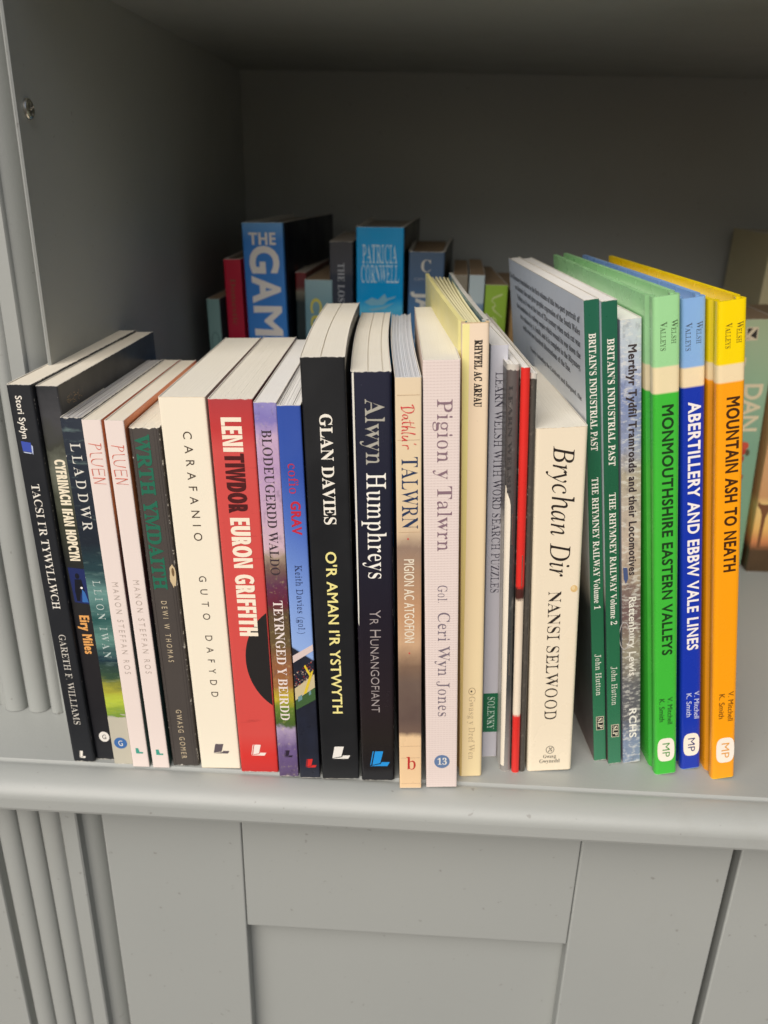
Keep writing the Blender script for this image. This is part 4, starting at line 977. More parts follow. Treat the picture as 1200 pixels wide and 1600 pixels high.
# 3 painted teal and yellow landscape spine
m3 = cm("painted_teal_card", (.05, .09, .10, 1), .011, .1988, stops=[(0, hexc(186, 182, 166)), (.157, hexc(190, 186, 170)), (.160, hexc(120, 150, 60)), (.20, hexc(190, 205, 70)), (.25, hexc(172, 168, 60)), (.29, hexc(60, 84, 60)), (.34, hexc(28, 50, 64)), (.40, hexc(96, 140, 130)), (.46, hexc(40, 84, 82)), (.54, hexc(110, 152, 146)), (.60, hexc(40, 66, 72)), (.68, hexc(34, 40, 50)), (1, hexc(48, 54, 66))],
        nk=.10, nscale=110, nstretch=(.35, 1, 1.6), wear=.7, rough=.25,
        blot=[(140, (.5, 1, 2.2), .55, .70, hexc(170, 200, 190), .25)])
b = bk(x=-162.4, y=361.0, w=10.4, H=198.8, D=128, lean=-1.41, yaw=.2, mats=[m3, cm("painted_teal_board", (.022, .024, .027, 1), .0104, .1988, side=True, wear=.5)], r=.6, jag=.3, pages='gloss', pitch=.7, pjit=.25,
       label="glossy paperback with dark teal and yellow painted spine, blue disc near its foot")
shape(b, 'cover_picture', [[(.15, 31.2), (10.25, 31.2), (10.25, .6), (.15, .6)]], hexc(196, 190, 172), lift=.00006)
text_down(b, 'title', "LLADDWR", 'B', 186.4, 141.5, 3.1, 7.9, hexc(225, 222, 212), wx=-.04, kx=1.0)
text_down(b, 'author_name', "LLION IWAN", 'B', 114.1, 68.9, 3.6, 7.4, hexc(190, 205, 200), wx=-.065, kx=.95)
shape(b, 'publisher_mark', [ell(5.2, 14.3, 3.6, 3.7)], hexc(62, 110, 172)); text_up(b, 'publisher_mark', "G", 'N', 4.0, 6.4, 12.5, 16.0, WHITE, lift=.0002)

# 4, 5 the two pale pink copies
PINK = hexc(236, 221, 213)
PL = [[(.01, .02), (.06, 1.0)], [(.0, .98), (.12, 1.0), (.16, .82), (.12, .62), (.04, .55)], [(.23, 1.0), (.24, .22), (.26, .04), (.35, .0)], [(.38, .98), (.38, .25), (.44, .02), (.52, .1), (.56, .95)],
      [(.63, .0), (.63, .98)], [(.63, .98), (.80, .96)], [(.63, .52), (.77, .54)], [(.63, .0), (.80, .03)], [(.85, .0), (.86, .98)], [(.86, .98), (.98, .02)], [(.98, .02), (1.0, 1.0)]]
for i, (x, y, ln, yw, va, vb, ma, mb, L0, L1, lab) in enumerate((
        (-151.6, 359.7, -1.46, .2, 187.1, 166.9, 114.4, 60.3, 9.0, 12.6, "pale pink paperback with thin orange hand-drawn letters, touching the painted teal one"),
        (-140.4, 359.8, -1.63, .5, 186.5, 167.1, 116.0, 61.1, 8.6, 12.2, "pale pink paperback with orange-edged cover, touching the charcoal book with green letters"))):
    mp = cm("pink_card_%d" % i, PINK, .0095, .1985, wear=.12, rough=.45, wear_col=PINK)
    side = cm("orange_board_%d" % i, hexc(206, 118, 78), .0095, .1985, side=True, wear=.05, stops=[(0, hexc(20, 84, 80)), (.42, hexc(30, 60, 66)), (.52, hexc(62, 38, 52)), (.68, hexc(92, 58, 50)), (.78, hexc(206, 130, 78)), (1, hexc(226, 132, 84))], nk=.1)
    b = bk(x=x, y=y, w=9.2, H=198.4, D=132, lean=ln, yaw=yw, mats=[mp, mp, side], r=.5, jag=.06, pages='cream', label=lab)
    strokes(b, 'title', PL, va, vb, 1.7, 7.7, hexc(214, 104, 84), .42)
    text_down(b, 'author_name', "MANON STEFFAN ROS", 'N', ma, mb, 3.2, 6.3, hexc(186, 172, 162), wx=-.02, kx=.85)
    shape(b, 'publisher_mark', [[(2.9, L1), (4.4, L1), (4.9, L0 + 1), (6.8, L0 + 1), (6.6, L0), (2.9, L0)]], hexc(60, 160, 140))
    b['group'] = "matching pale pink paperbacks"

# 6 charcoal with green letters
m6 = two("charcoal_card", 14.3, 195, hexc(74, 68, 64), wear=.85, rough=.5)
b = bk(x=-129.8, y=362.1, w=14.4, H=195.0, D=128, lean=-1.75, yaw=.8, mats=m6, r=.9, jag=.8, pages='cream', label="worn charcoal paperback with faded green capitals between pink and cream books")
text_down(b, 'title', "WRTH YMDAITH", 'B', 191.3, 110.1, 2.6, 9.0, hexc(34, 108, 84), wx=.02, wy=.05)
text_down(b, 'author_name', "DEWI W THOMAS", 'N', 103.5, 67.4, 5.0, 7.8, hexc(206, 188, 156), kx=.72)
text_down(b, 'publisher_name', "GWASG GOMER", 'N', 37.3, 5.1, 5.4, 8.3, hexc(206, 188, 156), kx=.78)
rr = random.Random(5)
shape(b, 'torn_sticker', [[(12.6 + 1.6 * math.cos(RD(a)) * rr.uniform(.8, 1.2), 118 + 6.2 * math.sin(RD(a)) * rr.uniform(.85, 1.15)) for a in range(0, 360, 20)]], hexc(214, 192, 152))
shape(b, 'torn_sticker', [ell(12.9, 120, .7, 2.4, 16)], hexc(120, 96, 66), lift=.0002)

for u, k in ((1.6, .10), (12.9, .14), (11.6, .07)):
    shape(b, 'spine_crease', [[(u, 194), (u + k, 194), (u + k * 1.6 + .15, 120), (u + k + .1, 1.5), (u + .05, 1.5), (u + .12, 120)]], hexc(52, 46, 44), lift=.00007)
# 7 cream, thick
m7 = two("cream_card", 21.9, 210, hexc(244, 234, 212), wear=.10, rough=.45, wear_col=hexc(225, 205, 170))
b = bk(x=-113.8, y=361.6, w=21.8, H=210.0, D=145, lean=-1.81, yaw=.8, mats=m7, r=.8, jag=.15, pages='ivory', label="thick plain cream paperback with widely spaced dark capitals, next to the red one")
text_down(b, 'title', "CARAFANIO", 'N', 193.6, 138.0, 9.8, 13.8, hexc(74, 60, 48), wx=.0, kx=1.0)
text_down(b, 'author_name', "GUTO DAFYDD", 'N', 118.7, 47.0, 10.0, 13.6, hexc(70, 58, 50), kx=.95)
mark_L(b, 7.8, 16.6, 10.0, 16.3, hexc(96, 86, 92), bar=False)

# 8 red
RED = hexc(222, 62, 52)
m8 = cm("red_card", RED, .0203, .2104, stops=[(0, hexc(196, 44, 42)), (.05, hexc(214, 52, 46)), (.12, hexc(214, 80, 74)), (.88, hexc(212, 82, 78)), (.93, hexc(196, 60, 60)), (1, hexc(178, 62, 66))], nk=.01, wear=.3, rough=.36,
        blot=[(160, (.3, 1, 1.6), .60, .72, hexc(120, 40, 40), .35)])
m8b = cm("red_board", hexc(120, 30, 28), .0203, .2104, side=True, wear=.3)
b = bk(x=-91.2, y=360.1, w=20.5, H=210.4, D=150, lean=-1.62, yaw=1.0, mats=[m8, m8b, m8b], r=.9, jag=.25, pages='ivory', label="bright red thick paperback with white and dark condensed capitals and black half disc")
def lenit():
    full = "LENITIWDOR"
    L, T = 200.9, 154.0
    k = 4 / 10.0
    text_down(b, 'title', "LENI", 'N', 200.9, 184.6, 5.6, 14.4, hexc(250, 236, 214), wx=.085, wy=.035)
    text_down(b, 'title', "TIWDOR", 'N', 183.6, 154.0, 5.8, 14.4, hexc(78, 22, 24), wx=.085, wy=.035)
    text_down(b, 'author_name', "EURON GRIFFITH", 'N', 151.1, 85.9, 6.0, 14.8, hexc(250, 236, 214), wx=.085, wy=.035, lift=.0002)
lenit()
cpts = []
for a in range(100, 261, 5):
    cpts.append((7.6 + 26.5 + 26.5 * math.cos(RD(a)), 72.0 + 33.0 * math.sin(RD(a))))
cpts = [p for p in cpts if p[0] <= 19.9]
z_hi = 72 + 33 * math.sin(math.acos((19.9 - 34.1) / 26.5)); z_lo = 144 - z_hi
shape(b, 'printed_disc', [[(19.9, z_hi)] + cpts + [(19.9, z_lo)]], (0.018, 0.016, 0.016, 1), lift=.00008)
mark_L(b, 6.2, 14.6, 11.2, 18.4, hexc(245, 232, 222))

# 9 painted flowers
m9 = cm("painted_flower_card", (.2, .15, .2, 1), .0101, .210, stops=[(0, hexc(86, 66, 104)), (.09, hexc(112, 92, 140)), (.15, hexc(178, 160, 190)), (.165, hexc(70, 96, 40)), (.21, hexc(104, 132, 44)), (.245, hexc(196, 176, 44)), (.28, hexc(160, 108, 60)), (.34, hexc(150, 96, 62)), (.40, hexc(104, 86, 52)), (.48, hexc(92, 72, 48)), (.51, hexc(104, 30, 50)), (.56, hexc(98, 52, 78)), (.60, hexc(118, 92, 84)), (.635, hexc(170, 150, 130)), (.65, hexc(214, 184, 196)), (.85, hexc(190, 158, 196)), (.92, hexc(206, 176, 204)), (.96, hexc(134, 124, 190)), (1, hexc(150, 142, 200))],
        nk=.055, nscale=170, wear=.35, rough=.3, blot=[(400, None, .56, .68, hexc(240, 226, 150), .22), (260, (1, 1, .5), .55, .7, hexc(60, 50, 70), .35)])
b = bk(x=-69.7, y=358.0, w=10.5, H=210.0, D=150, lean=-1.67, yaw=1.1, mats=[m9, cm("painted_flower_board", (.12, .06, .07, 1), .0105, .21, side=True, wear=.3)], r=.6, jag=.15, pages='white', label="slim paperback with lilac top and painted flower meadow spine, right of the red book")
text_down(b, 'title', "BLODEUGERDD WALDO", 'B', 197.2, 123.0, 2.9, 7.3, hexc(62, 50, 56), wx=-.02, kx=None)
text_down(b, 'subtitle', "TEYRNGED Y BEIRDD", 'B', 109.0, 37.2, 2.9, 7.6, hexc(240, 226, 220), wx=-.01)
mark_L(b, 3.2, 8.0, 13.0, 17.6, hexc(44, 32, 52))

# 10 blue with stadium picture
m10 = cm("blue_sky_card", (.1, .18, .5, 1), .0109, .2092, stops=[(0, (.012, .012, .014, 1)), (.375, (.014, .014, .016, 1)), (.380, hexc(150, 180, 232)), (.55, hexc(124, 156, 220)), (.70, hexc(84, 116, 196)), (.85, hexc(52, 84, 170)), (1, hexc(50, 80, 166))], slant=3.6, wear=.15, rough=.3)
b = bk(x=-58.3, y=357.6, w=10.9, H=209.2, D=148, lean=-1.92, yaw=1.5, mats=[m10, cm("blue_sky_board", (.02, .02, .03, 1), .0109, .2092, side=True, wear=.2)], r=.7, jag=.12, pages='white', pitch=.8, pjit=.35, pgap=.06, label="blue slim paperback with red lettering and sports ground picture, beside the tall black one")
text_down(b, 'title', "cofio", 'B', 181.7, 166.3, 3.6, 8.0, hexc(190, 48, 76), wx=-.06)
text_down(b, 'title', "GRAV", 'N', 162.4, 145.2, 3.9, 8.3, hexc(196, 40, 62), wx=.06, wy=.04)
text_down(b, 'author_name', "Keith Davies (gol.)", 'B', 129.3, 90.7, 4.0, 7.3, hexc(46, 58, 100), wx=-.065)
shape(b, 'cover_picture', [[(.2, 77.8), (10.7, 84.6), (10.7, 80.8), (.2, 73.6)]], hexc(222, 202, 196))
shape(b, 'cover_picture', [[(.2, 50.4), (10.7, 58.6), (10.7, 51.2), (.2, 44.6)]], hexc(64, 96, 56))
shape(b, 'cover_picture', [[(.2, 58.0), (10.7, 66.8), (10.7, 58.8), (.2, 50.6)]], hexc(206, 190, 150), lift=.00014)
crowd = []
rr = random.Random(9)
for i in range(90):
    cx = rr.uniform(.4, 10.3); cz = 62 + cx * .85 + rr.uniform(-4.2, 4.5)
    crowd.append((cx, cz, rr.uniform(.18, .4)))
for nm, col, sub in (('a', hexc(150, 48, 44), crowd[::3]), ('b', hexc(180, 160, 140), crowd[1::3]), ('c', hexc(92, 70, 84), crowd[2::3])):
    shape(b, 'cover_picture', [[(x - s, z - s), (x + s, z - s), (x + s, z + s), (x - s, z + s)] for x, z, s in sub], col, lift=.00015 + .00002 * 'abc'.index(nm))
shape(b, 'cover_picture', [[(4.6, 54.6), (6.2, 55.2), (9.4, 65.4), (10.4, 69.4), (9.0, 68.2), (6.4, 60.4)], [(5.6, 71.6), (6.3, 72.6), (9.0, 66.6), (8.2, 65.6)]], hexc(224, 196, 52), lift=.00022)
shape(b, 'cover_picture', [[(1.6, 49.8), (3.8, 51.4), (3.8, 54.4), (1.6, 52.8)], [(7.4, 53.8), (8.6, 54.6), (8.6, 57.0), (7.4, 56.2)]], hexc(110, 146, 150), lift=.00022)
mark_L(b, 3.4, 9.4, 7.2, 12.8, hexc(214, 44, 40))

# 11 tall black, white capitals
m11 = two("black_card_b", 19.9, 231.4, (.011, .012, .014, 1), wear=.22, rough=.40)
b = bk(x=-46.0, y=357.7, w=20.0, H=231.4, D=158, lean=-2.08, yaw=2.3, bend=-1.6, mats=m11, r=1.0, jag=.5, pages='ivory', creases=(.46,), label="tall thick black paperback with white serif capitals and pale yellow capitals below")
text_down(b, 'author_name', "GLAN DAVIES", 'B', 205.4, 151.2, 7.6, 13.1, hexc(246, 240, 226), wx=.0, wy=.015)
text_down(b, 'title', "O'R AMAN I'R YSTWYTH", 'N', 136.7, 42.9, 7.4, 12.4, hexc(244, 232, 150), wx=.035, wy=.02)
mark_L(b, 5.9, 15.6, 13.6, 21.6, hexc(240, 236, 228), bar=False)

# 12 black glossy, grey and white serif
m12 = cm("black_gloss_card", (.016, .014, .022, 1), .0177, .2256, stops=[(0, (.010, .010, .013, 1)), (.12, (.020, .016, .014, 1)), (.22, (.022, .015, .018, 1)), (.45, (.016, .013, .022, 1)), (.7, (.016, .018, .034, 1)), (1, (.022, .024, .045, 1))], wear=.3, rough=.2)
m12l = cm("white_board", hexc(226, 220, 206), .0177, .2256, side=True, wear=0, stops=[(0, (.012, .012, .014, 1)), (.46, (.012, .012, .014, 1)), (.48, hexc(120, 160, 180)), (.62, hexc(226, 220, 206)), (1, hexc(226, 220, 206))], nk=.06)
b = bk(x=-24.6, y=358.0, w=18.0, H=225.6, D=163, lean=-1.86, yaw=2.7, bend=-1.4, mats=[m12, m12l, cm("black_gloss_board", (.014, .014, .018, 1), .0177, .2256, side=True, wear=.3)], r=1.6, jag=.5, pages='ivory', pjit=.05, creases=(.42, .8), label="glossy black paperback with large grey and white serif name and bright blue mark at foot")
shape(b, 'cover_edge', [[(.5, 225), (1.35, 225.2), (1.3, 150), (1.1, 106), (.9, 97), (.5, 99)]], hexc(232, 228, 216), lift=.0006)
text_down(b, 'title', "Alwyn", 'B', 213.2, 181.9, 6.0, 14.8, hexc(176, 172, 160), wx=-.055, wy=.0)
text_down(b, 'title', "Humphreys", 'B', 178.1, 123.1, 6.0, 15.0, hexc(246, 242, 232), wx=-.035)
text_down(b, 'subtitle', "Yr Hunangofiant", 'N', 106.0, 44.7, 6.2, 11.6, hexc(170, 160, 158), wx=-.02, sc=True)
mark_L(b, 4.6, 15.4, 9.8, 19.6, hexc(34, 150, 226))

# 13 tan blurred photograph
m13 = cm("tan_photo_card", hexc(226, 202, 168), .0112, .2247, stops=[(0, hexc(240, 206, 162)), (.145, hexc(238, 204, 160)), (.16, hexc(110, 88, 78)), (.20, hexc(92, 74, 70)), (.30, hexc(104, 86, 78)), (.345, hexc(124, 98, 80)), (.40, hexc(206, 168, 132)), (.47, hexc(196, 150, 112)), (.58, hexc(170, 136, 110)), (.63, hexc(150, 126, 110)), (.67, hexc(222, 196, 162)), (.8, hexc(232, 210, 172)), (1, hexc(232, 212, 180))],
         nk=.05, nscale=45, wear=.12, rough=.3)
b = bk(x=-3.7, y=353.6, w=11.6, H=224.7, D=172, lean=-2.17, yaw=2.9, bend=-1.2, mats=[m13, cm("tan_photo_board", hexc(60, 44, 40), .0116, .2247, side=True, wear=.2), cm("blue_board", hexc(150, 176, 200), .0116, .2247, side=True, wear=.1)], r=.5, jag=.1, pages='grey', pitch=.75, pjit=.5, pgap=.07, label="slim cream and brown paperback with red handwriting and navy capitals on its spine")
DA = [[(.04, .95), (.02, .5), (.03, .05)], [(-.04, .80), (.05, 1.0), (.14, .85), (.15, .4), (.08, .06), (.0, .0)],
      [(.27, .45), (.21, .5), (.18, .2), (.22, .05), (.27, .3), (.28, .5), (.28, .1), (.32, .05)],
      [(.38, .95), (.36, .4), (.37, .05), (.42, .1)], [(.31, .62), (.44, .70)],
      [(.49, 1.05), (.46, .5), (.46, .02)], [(.46, .25), (.50, .5), (.54, .4), (.54, .05), (.57, .04)],
      [(.64, 1.05), (.60, .5), (.60, .05), (.63, .02)], [(.69, .5), (.67, .12), (.71, .02), (.76, .3), (.78, .5), (.77, .1), (.80, .04)],
      [(.88, 1.1), (.86, .92)], [(.90, .5), (.89, .03)], [(.89, .28), (.93, .5), (.99, .48)]]
strokes(b, 'title', DA, 211.6, 191.6, 2.6, 8.6, hexc(214, 52, 58), .55)
text_down(b, 'title', "TALWRN", 'B', 188.2, 152.7, 2.6, 9.9, hexc(36, 56, 92), wx=-.045, wy=.0)
text_down(b, 'subtitle', "PIGION AC ATGOFION", 'N', 136.8, 90.9, 3.3, 8.1, hexc(238, 226, 204), wx=.02, wy=.0)
text_up(b, 'publisher_mark', "b", 'B', 3.6, 8.8, 12.6, 20.8, hexc(196, 48, 44), wx=-.03)
shape(b, 'printed_dot', [ell(5.3, 147.5, .4, .5, 12), ell(5.6, 84.8, .4, .5, 12)], hexc(206, 70, 70))
for z in (216.6, 196, 150.8, 121, 27.6, 20, 3):
    shape(b, 'printed_rule', [[(.8, z), (10.9, z + .1), (10.9, z + .28), (.8, z + .18)]], hexc(190, 158, 124))

# 14 pink woven
m14 = cm("pink_woven_card", hexc(230, 214, 207), .0161, .2322, weave=4600.0, wear=.1, rough=.6, wear_col=PINK)
m14b = cm("pink_woven_board", hexc(226, 196, 170), .0161, .2322, side=True, wear=.1)
b = bk(x=10.6, y=355.6, w=16.4, H=232.2, D=151, lean=-2.72, yaw=2.4, mats=[m14, m14b, m14b], r=.5, jag=.08, pages='ivory', label="pale pink woven-textured thick paperback with mauve serif title and blue disc at foot")
text_down(b, 'title', "Pigion y Talwrn", 'B', 214.8, 140.7, 6.2, 13.0, hexc(138, 112, 122), wx=-.06)
text_down(b, 'author_name', "Gol.", 'B', 122.7, 112.9, 6.4, 10.9, hexc(128, 116, 128), wx=-.065)
text_down(b, 'author_name', "Ceri Wyn Jones", 'B', 107.8, 45.8, 6.4, 12.2, hexc(128, 116, 126), wx=-.06)
shape(b, 'number_disc', [ell(8.4, 17.0, 4.1, 4.3)], hexc(100, 126, 166)); text_up(b, 'number_disc', "13", 'B', 6.0, 11.0, 15.0, 19.2, WHITE, lift=.0002)

# 15 pale yellow hardback
m15 = cm("cream_cloth", hexc(238, 214, 178), .0120, .247, hard=True, wear=.15, rough=.5, wear_col=hexc(214, 186, 140), blot=[(900, None, .66, .72, hexc(150, 120, 84), .4)],
         stops=[(0, hexc(236, 216, 168)), (.5, hexc(236, 214, 172)), (1, hexc(240, 218, 192))])
m15b = cm("yellow_board", hexc(240, 226, 150), .0120, .247, side=True, wear=0, stops=[(0, hexc(196, 166, 100)), (.4, hexc(214, 190, 120)), (.8, hexc(240, 228, 150)), (1, hexc(244, 234, 160))])  # browner towards the foot: shade on the board side put into the yellow
b = bk(x=28.8, y=365.5, w=12.2, H=247.0, D=186, lean=-2.95, yaw=3.6, hard=True, splayL=5.0, splayR=-1.0, bend=-1.0, mats=[m15, m15b, cm("sea_photo_board", hexc(70, 96, 108), .012, .247, side=True, wear=.2)], r=1.6, jag=0, recess=1.5, inner=cm('sea_endpaper', hexc(120, 150, 160), .012, .247, wear=0, blot=[(60, None, .45, .6, hexc(40, 70, 90), .8)]), pages='yellow', pitch=1.1, pjit=.8, pgap=.1, fan=2.5,
       label="tall pale yellow hardback with heavy black capitals near its top, splayed pages")
shape(b, 'spine_hinge', [[(.1, 246.6), (3.3, 246.6), (2.6, 150), (1.5, 60), (1.1, .5), (.1, .5)]], m15b, lift=.00005)
text_down(b, 'title', "RHYFEL AC ARFAU", 'B', 239.5, 209.2, 5.6, 8.9, hexc(48, 40, 36), wx=.02, wy=.04)
text_down(b, 'publisher_name', "Gwasg y Dref Wen", 'B', 52.5, 11.5, 4.8, 8.0, hexc(190, 168, 132), wx=-.065)
ring(b, 'publisher_mark', 6.3, 55.6, 1.9, 2.3, .35, hexc(176, 152, 118)); shape(b, 'publisher_mark', [ell(6.0, 55.6, .5, .6, 12)], hexc(60, 46, 36))

# 16 lilac
m16 = cm("lilac_card", hexc(196, 190, 206), .0082, .2346, wear=.08, rough=.4, stops=[(0, hexc(196, 194, 202)), (.6, hexc(198, 196, 204)), (1, hexc(214, 214, 222))])
b = bk(x=42.0, y=383.0, w=8.4, H=234.6, D=168, lean=-2.8, yaw=3.8, mats=[m16], r=.8, jag=.05, pages='white', bend=-2.0, label="lilac slim paperback set back from the row, green band with lettering near its foot")
text_down(b, 'title', "LEARN WELSH WITH WORD SEARCH PUZZLES", 'B', 221.8, 105.4, 2.6, 6.8, hexc(72, 68, 84), wx=-.06)
shape(b, 'printed_band', [[(.2, 43.0), (8.2, 43.0), (8.2, 17.2), (.2, 17.2)]], hexc(24, 104, 70), lift=.00007)
text_down(b, 'author_name', "SOLENKY", 'B', 40.7, 19.1, 2.6, 6.4, hexc(200, 220, 206), wx=-.055, lift=.00016)

# 17 three thin stapled booklets
def booklet(x, y, w, H, D, lean, yaw, mats, label, **k):
    return bk(x=x, y=y, w=w, H=H, D=D, lean=lean, yaw=yaw, mats=mats, r=w * .46, jag=k.pop('jag', .2), t=.25, pages=k.pop('pages', 'white'), pjit=.4, name='booklet', cat='booklet', label=label, **k)
def staple(root, x, z0, z1):
    for nm in ('staple',):
        w = .00022
        vs = []; fs = []
        seg = 8
        for z in (z0, z1):
            for i in range(seg):
                a = 2 * math.pi * i / seg
                vs.append((x / 1000 + w * math.cos(a), -.0001 + w * math.sin(a), z / 1000))
        fs = [(i, (i + 1) % seg, seg + (i + 1) % seg, seg + i) for i in range(seg)] + [tuple(range(seg)), tuple(range(2 * seg - 1, seg - 1, -1))]
        link_mesh(nm, vs, fs, STEEL, root, smooth=50)
GREYB = cm("grey_brown_card", hexc(92, 86, 84), .0062, .226, wear=.35, rough=.28, stops=[(0, hexc(150, 146, 142)), (.16, hexc(112, 108, 106)), (.24, hexc(70, 72, 72)), (.5, hexc(64, 66, 66)), (1, hexc(98, 90, 88))], nk=.05, blot=[(300, (1, 1, .4), .58, .72, hexc(176, 172, 166), .3)])
GREYS = cm("grey_white_board", hexc(210, 206, 198), .0062, .226, side=True, wear=.1, stops=[(0, hexc(214, 210, 202)), (.66, hexc(222, 214, 202)), (.70, hexc(92, 86, 84)), (1, hexc(96, 92, 90))])
b = booklet(51.6, 371.0, 6.0, 228.5, 150, -3.5, 4.2, [GREYB, GREYS], "grey-brown stapled booklet with torn white spine edge, beside the lilac paperback")
staple(b, 3.7, 139, 155.5); staple(b, 3.6, 63.5, 76)
wrap_patch(b, 'torn_edge', [(4, .15, 1.9), (30, .12, 2.2), (60, .10, 2.4), (90, .10, 2.5), (120, .10, 2.6), (150, .12, 2.8), (160, .12, 2.7), (163, .15, 2.2), (166, .2, 1.2), (170, .3, .5)], 6.0, 2.76, hexc(240, 230, 212))
text_down(b, 'title', "LEARN WELSH", 'B', 219, 166, .7, 2.6, hexc(66, 62, 62), wx=-.055)
REDB = cm("red_booklet_card", hexc(222, 50, 44), .0043, .2276, wear=.06, rough=.3, nk=.02, nscale=500, stops=[(0, hexc(222, 50, 44)), (.165, hexc(222, 50, 44)), (.172, hexc(240, 228, 206)), (.475, hexc(238, 224, 200)), (.482, hexc(52, 36, 32)), (.505, hexc(60, 40, 36)), (.512, hexc(222, 50, 44)), (1, hexc(226, 48, 42))])
DKB = cm("dark_booklet_card", hexc(76, 72, 66), .0034, .222, wear=.45, rough=.35, blot=[(350, None, .55, .7, hexc(140, 132, 120), .35)])
b = booklet(57.9, 370.2, 4.3, 227.6, 150, -3.5, 4.2, [REDB, DKB, DKB], "bright red thin booklet with white torn gap low on its spine", jag=.5)
staple(b, 2.6, 117, 134)
b = booklet(62.3, 371.6, 3.0, 225.0, 150, -3.5, 4.2, [DKB], "dark grey thin worn booklet between the red booklet and cream thick book", jag=.6)

# 18 thick cream, script title
m18 = cm("cream_gloss_card", hexc(240, 226, 200), .0249, .1987, wear=.22, rough=.26, wear_col=hexc(206, 186, 152), blot=[(30, None, .6, .75, hexc(236, 210, 166), .35)])
m18b = cm("cream_gloss_board", hexc(240, 222, 188), .0249, .1987, side=True, wear=.15)
b = bk(x=66.6, y=372.5, w=24.6, H=198.7, D=127, lean=-3.89, yaw=4.1, mats=[m18, m18b, m18b], r=1.8, jag=.25, pages='ivory', label="thickest cream paperback with large black italic title, leaning left of the green spines")
text_down(b, 'title', "Brychan Dir", 'I', 189.8, 120.8, 8.6, 18.6, hexc(40, 32, 28), wx=-.005)
text_down(b, 'author_name', "NANSI SELWOOD", 'B', 112.7, 34.1, 8.6, 15.0, hexc(48, 40, 36), wx=-.065)
ring(b, 'publisher_mark', 12.3, 14.2, 2.3, 2.6, .3, hexc(50, 44, 40))
shape(b, 'publisher_mark', [[(11.0, 12.8), (11.3, 12.6), (13.6, 15.6), (13.3, 15.8)], [(11.6, 15.5), (11.9, 15.8), (12.6, 14.6), (12.4, 14.4)], [(12.6, 13.2), (13.0, 12.8), (13.5, 14.2), (13.2, 14.4)]], hexc(50, 44, 40))
text_up(b, 'publisher_name', "Gwasg", 'B', 8.6, 15.8, 8.6, 10.9, hexc(50, 44, 40), wx=-.02)
text_up(b, 'publisher_name', "Gwynedd", 'B', 6.6, 17.9, 5.4, 7.8, hexc(50, 44, 40), wx=-.02)
shape(b, 'stain', [ell(21.4, 113.7, 1.8, 2.0, 20)], hexc(226, 190, 128), lift=.00006)
shape(b, 'stain', [ell(21.0, 114.2, .9, 1.2, 16)], hexc(238, 212, 160), lift=.0001)

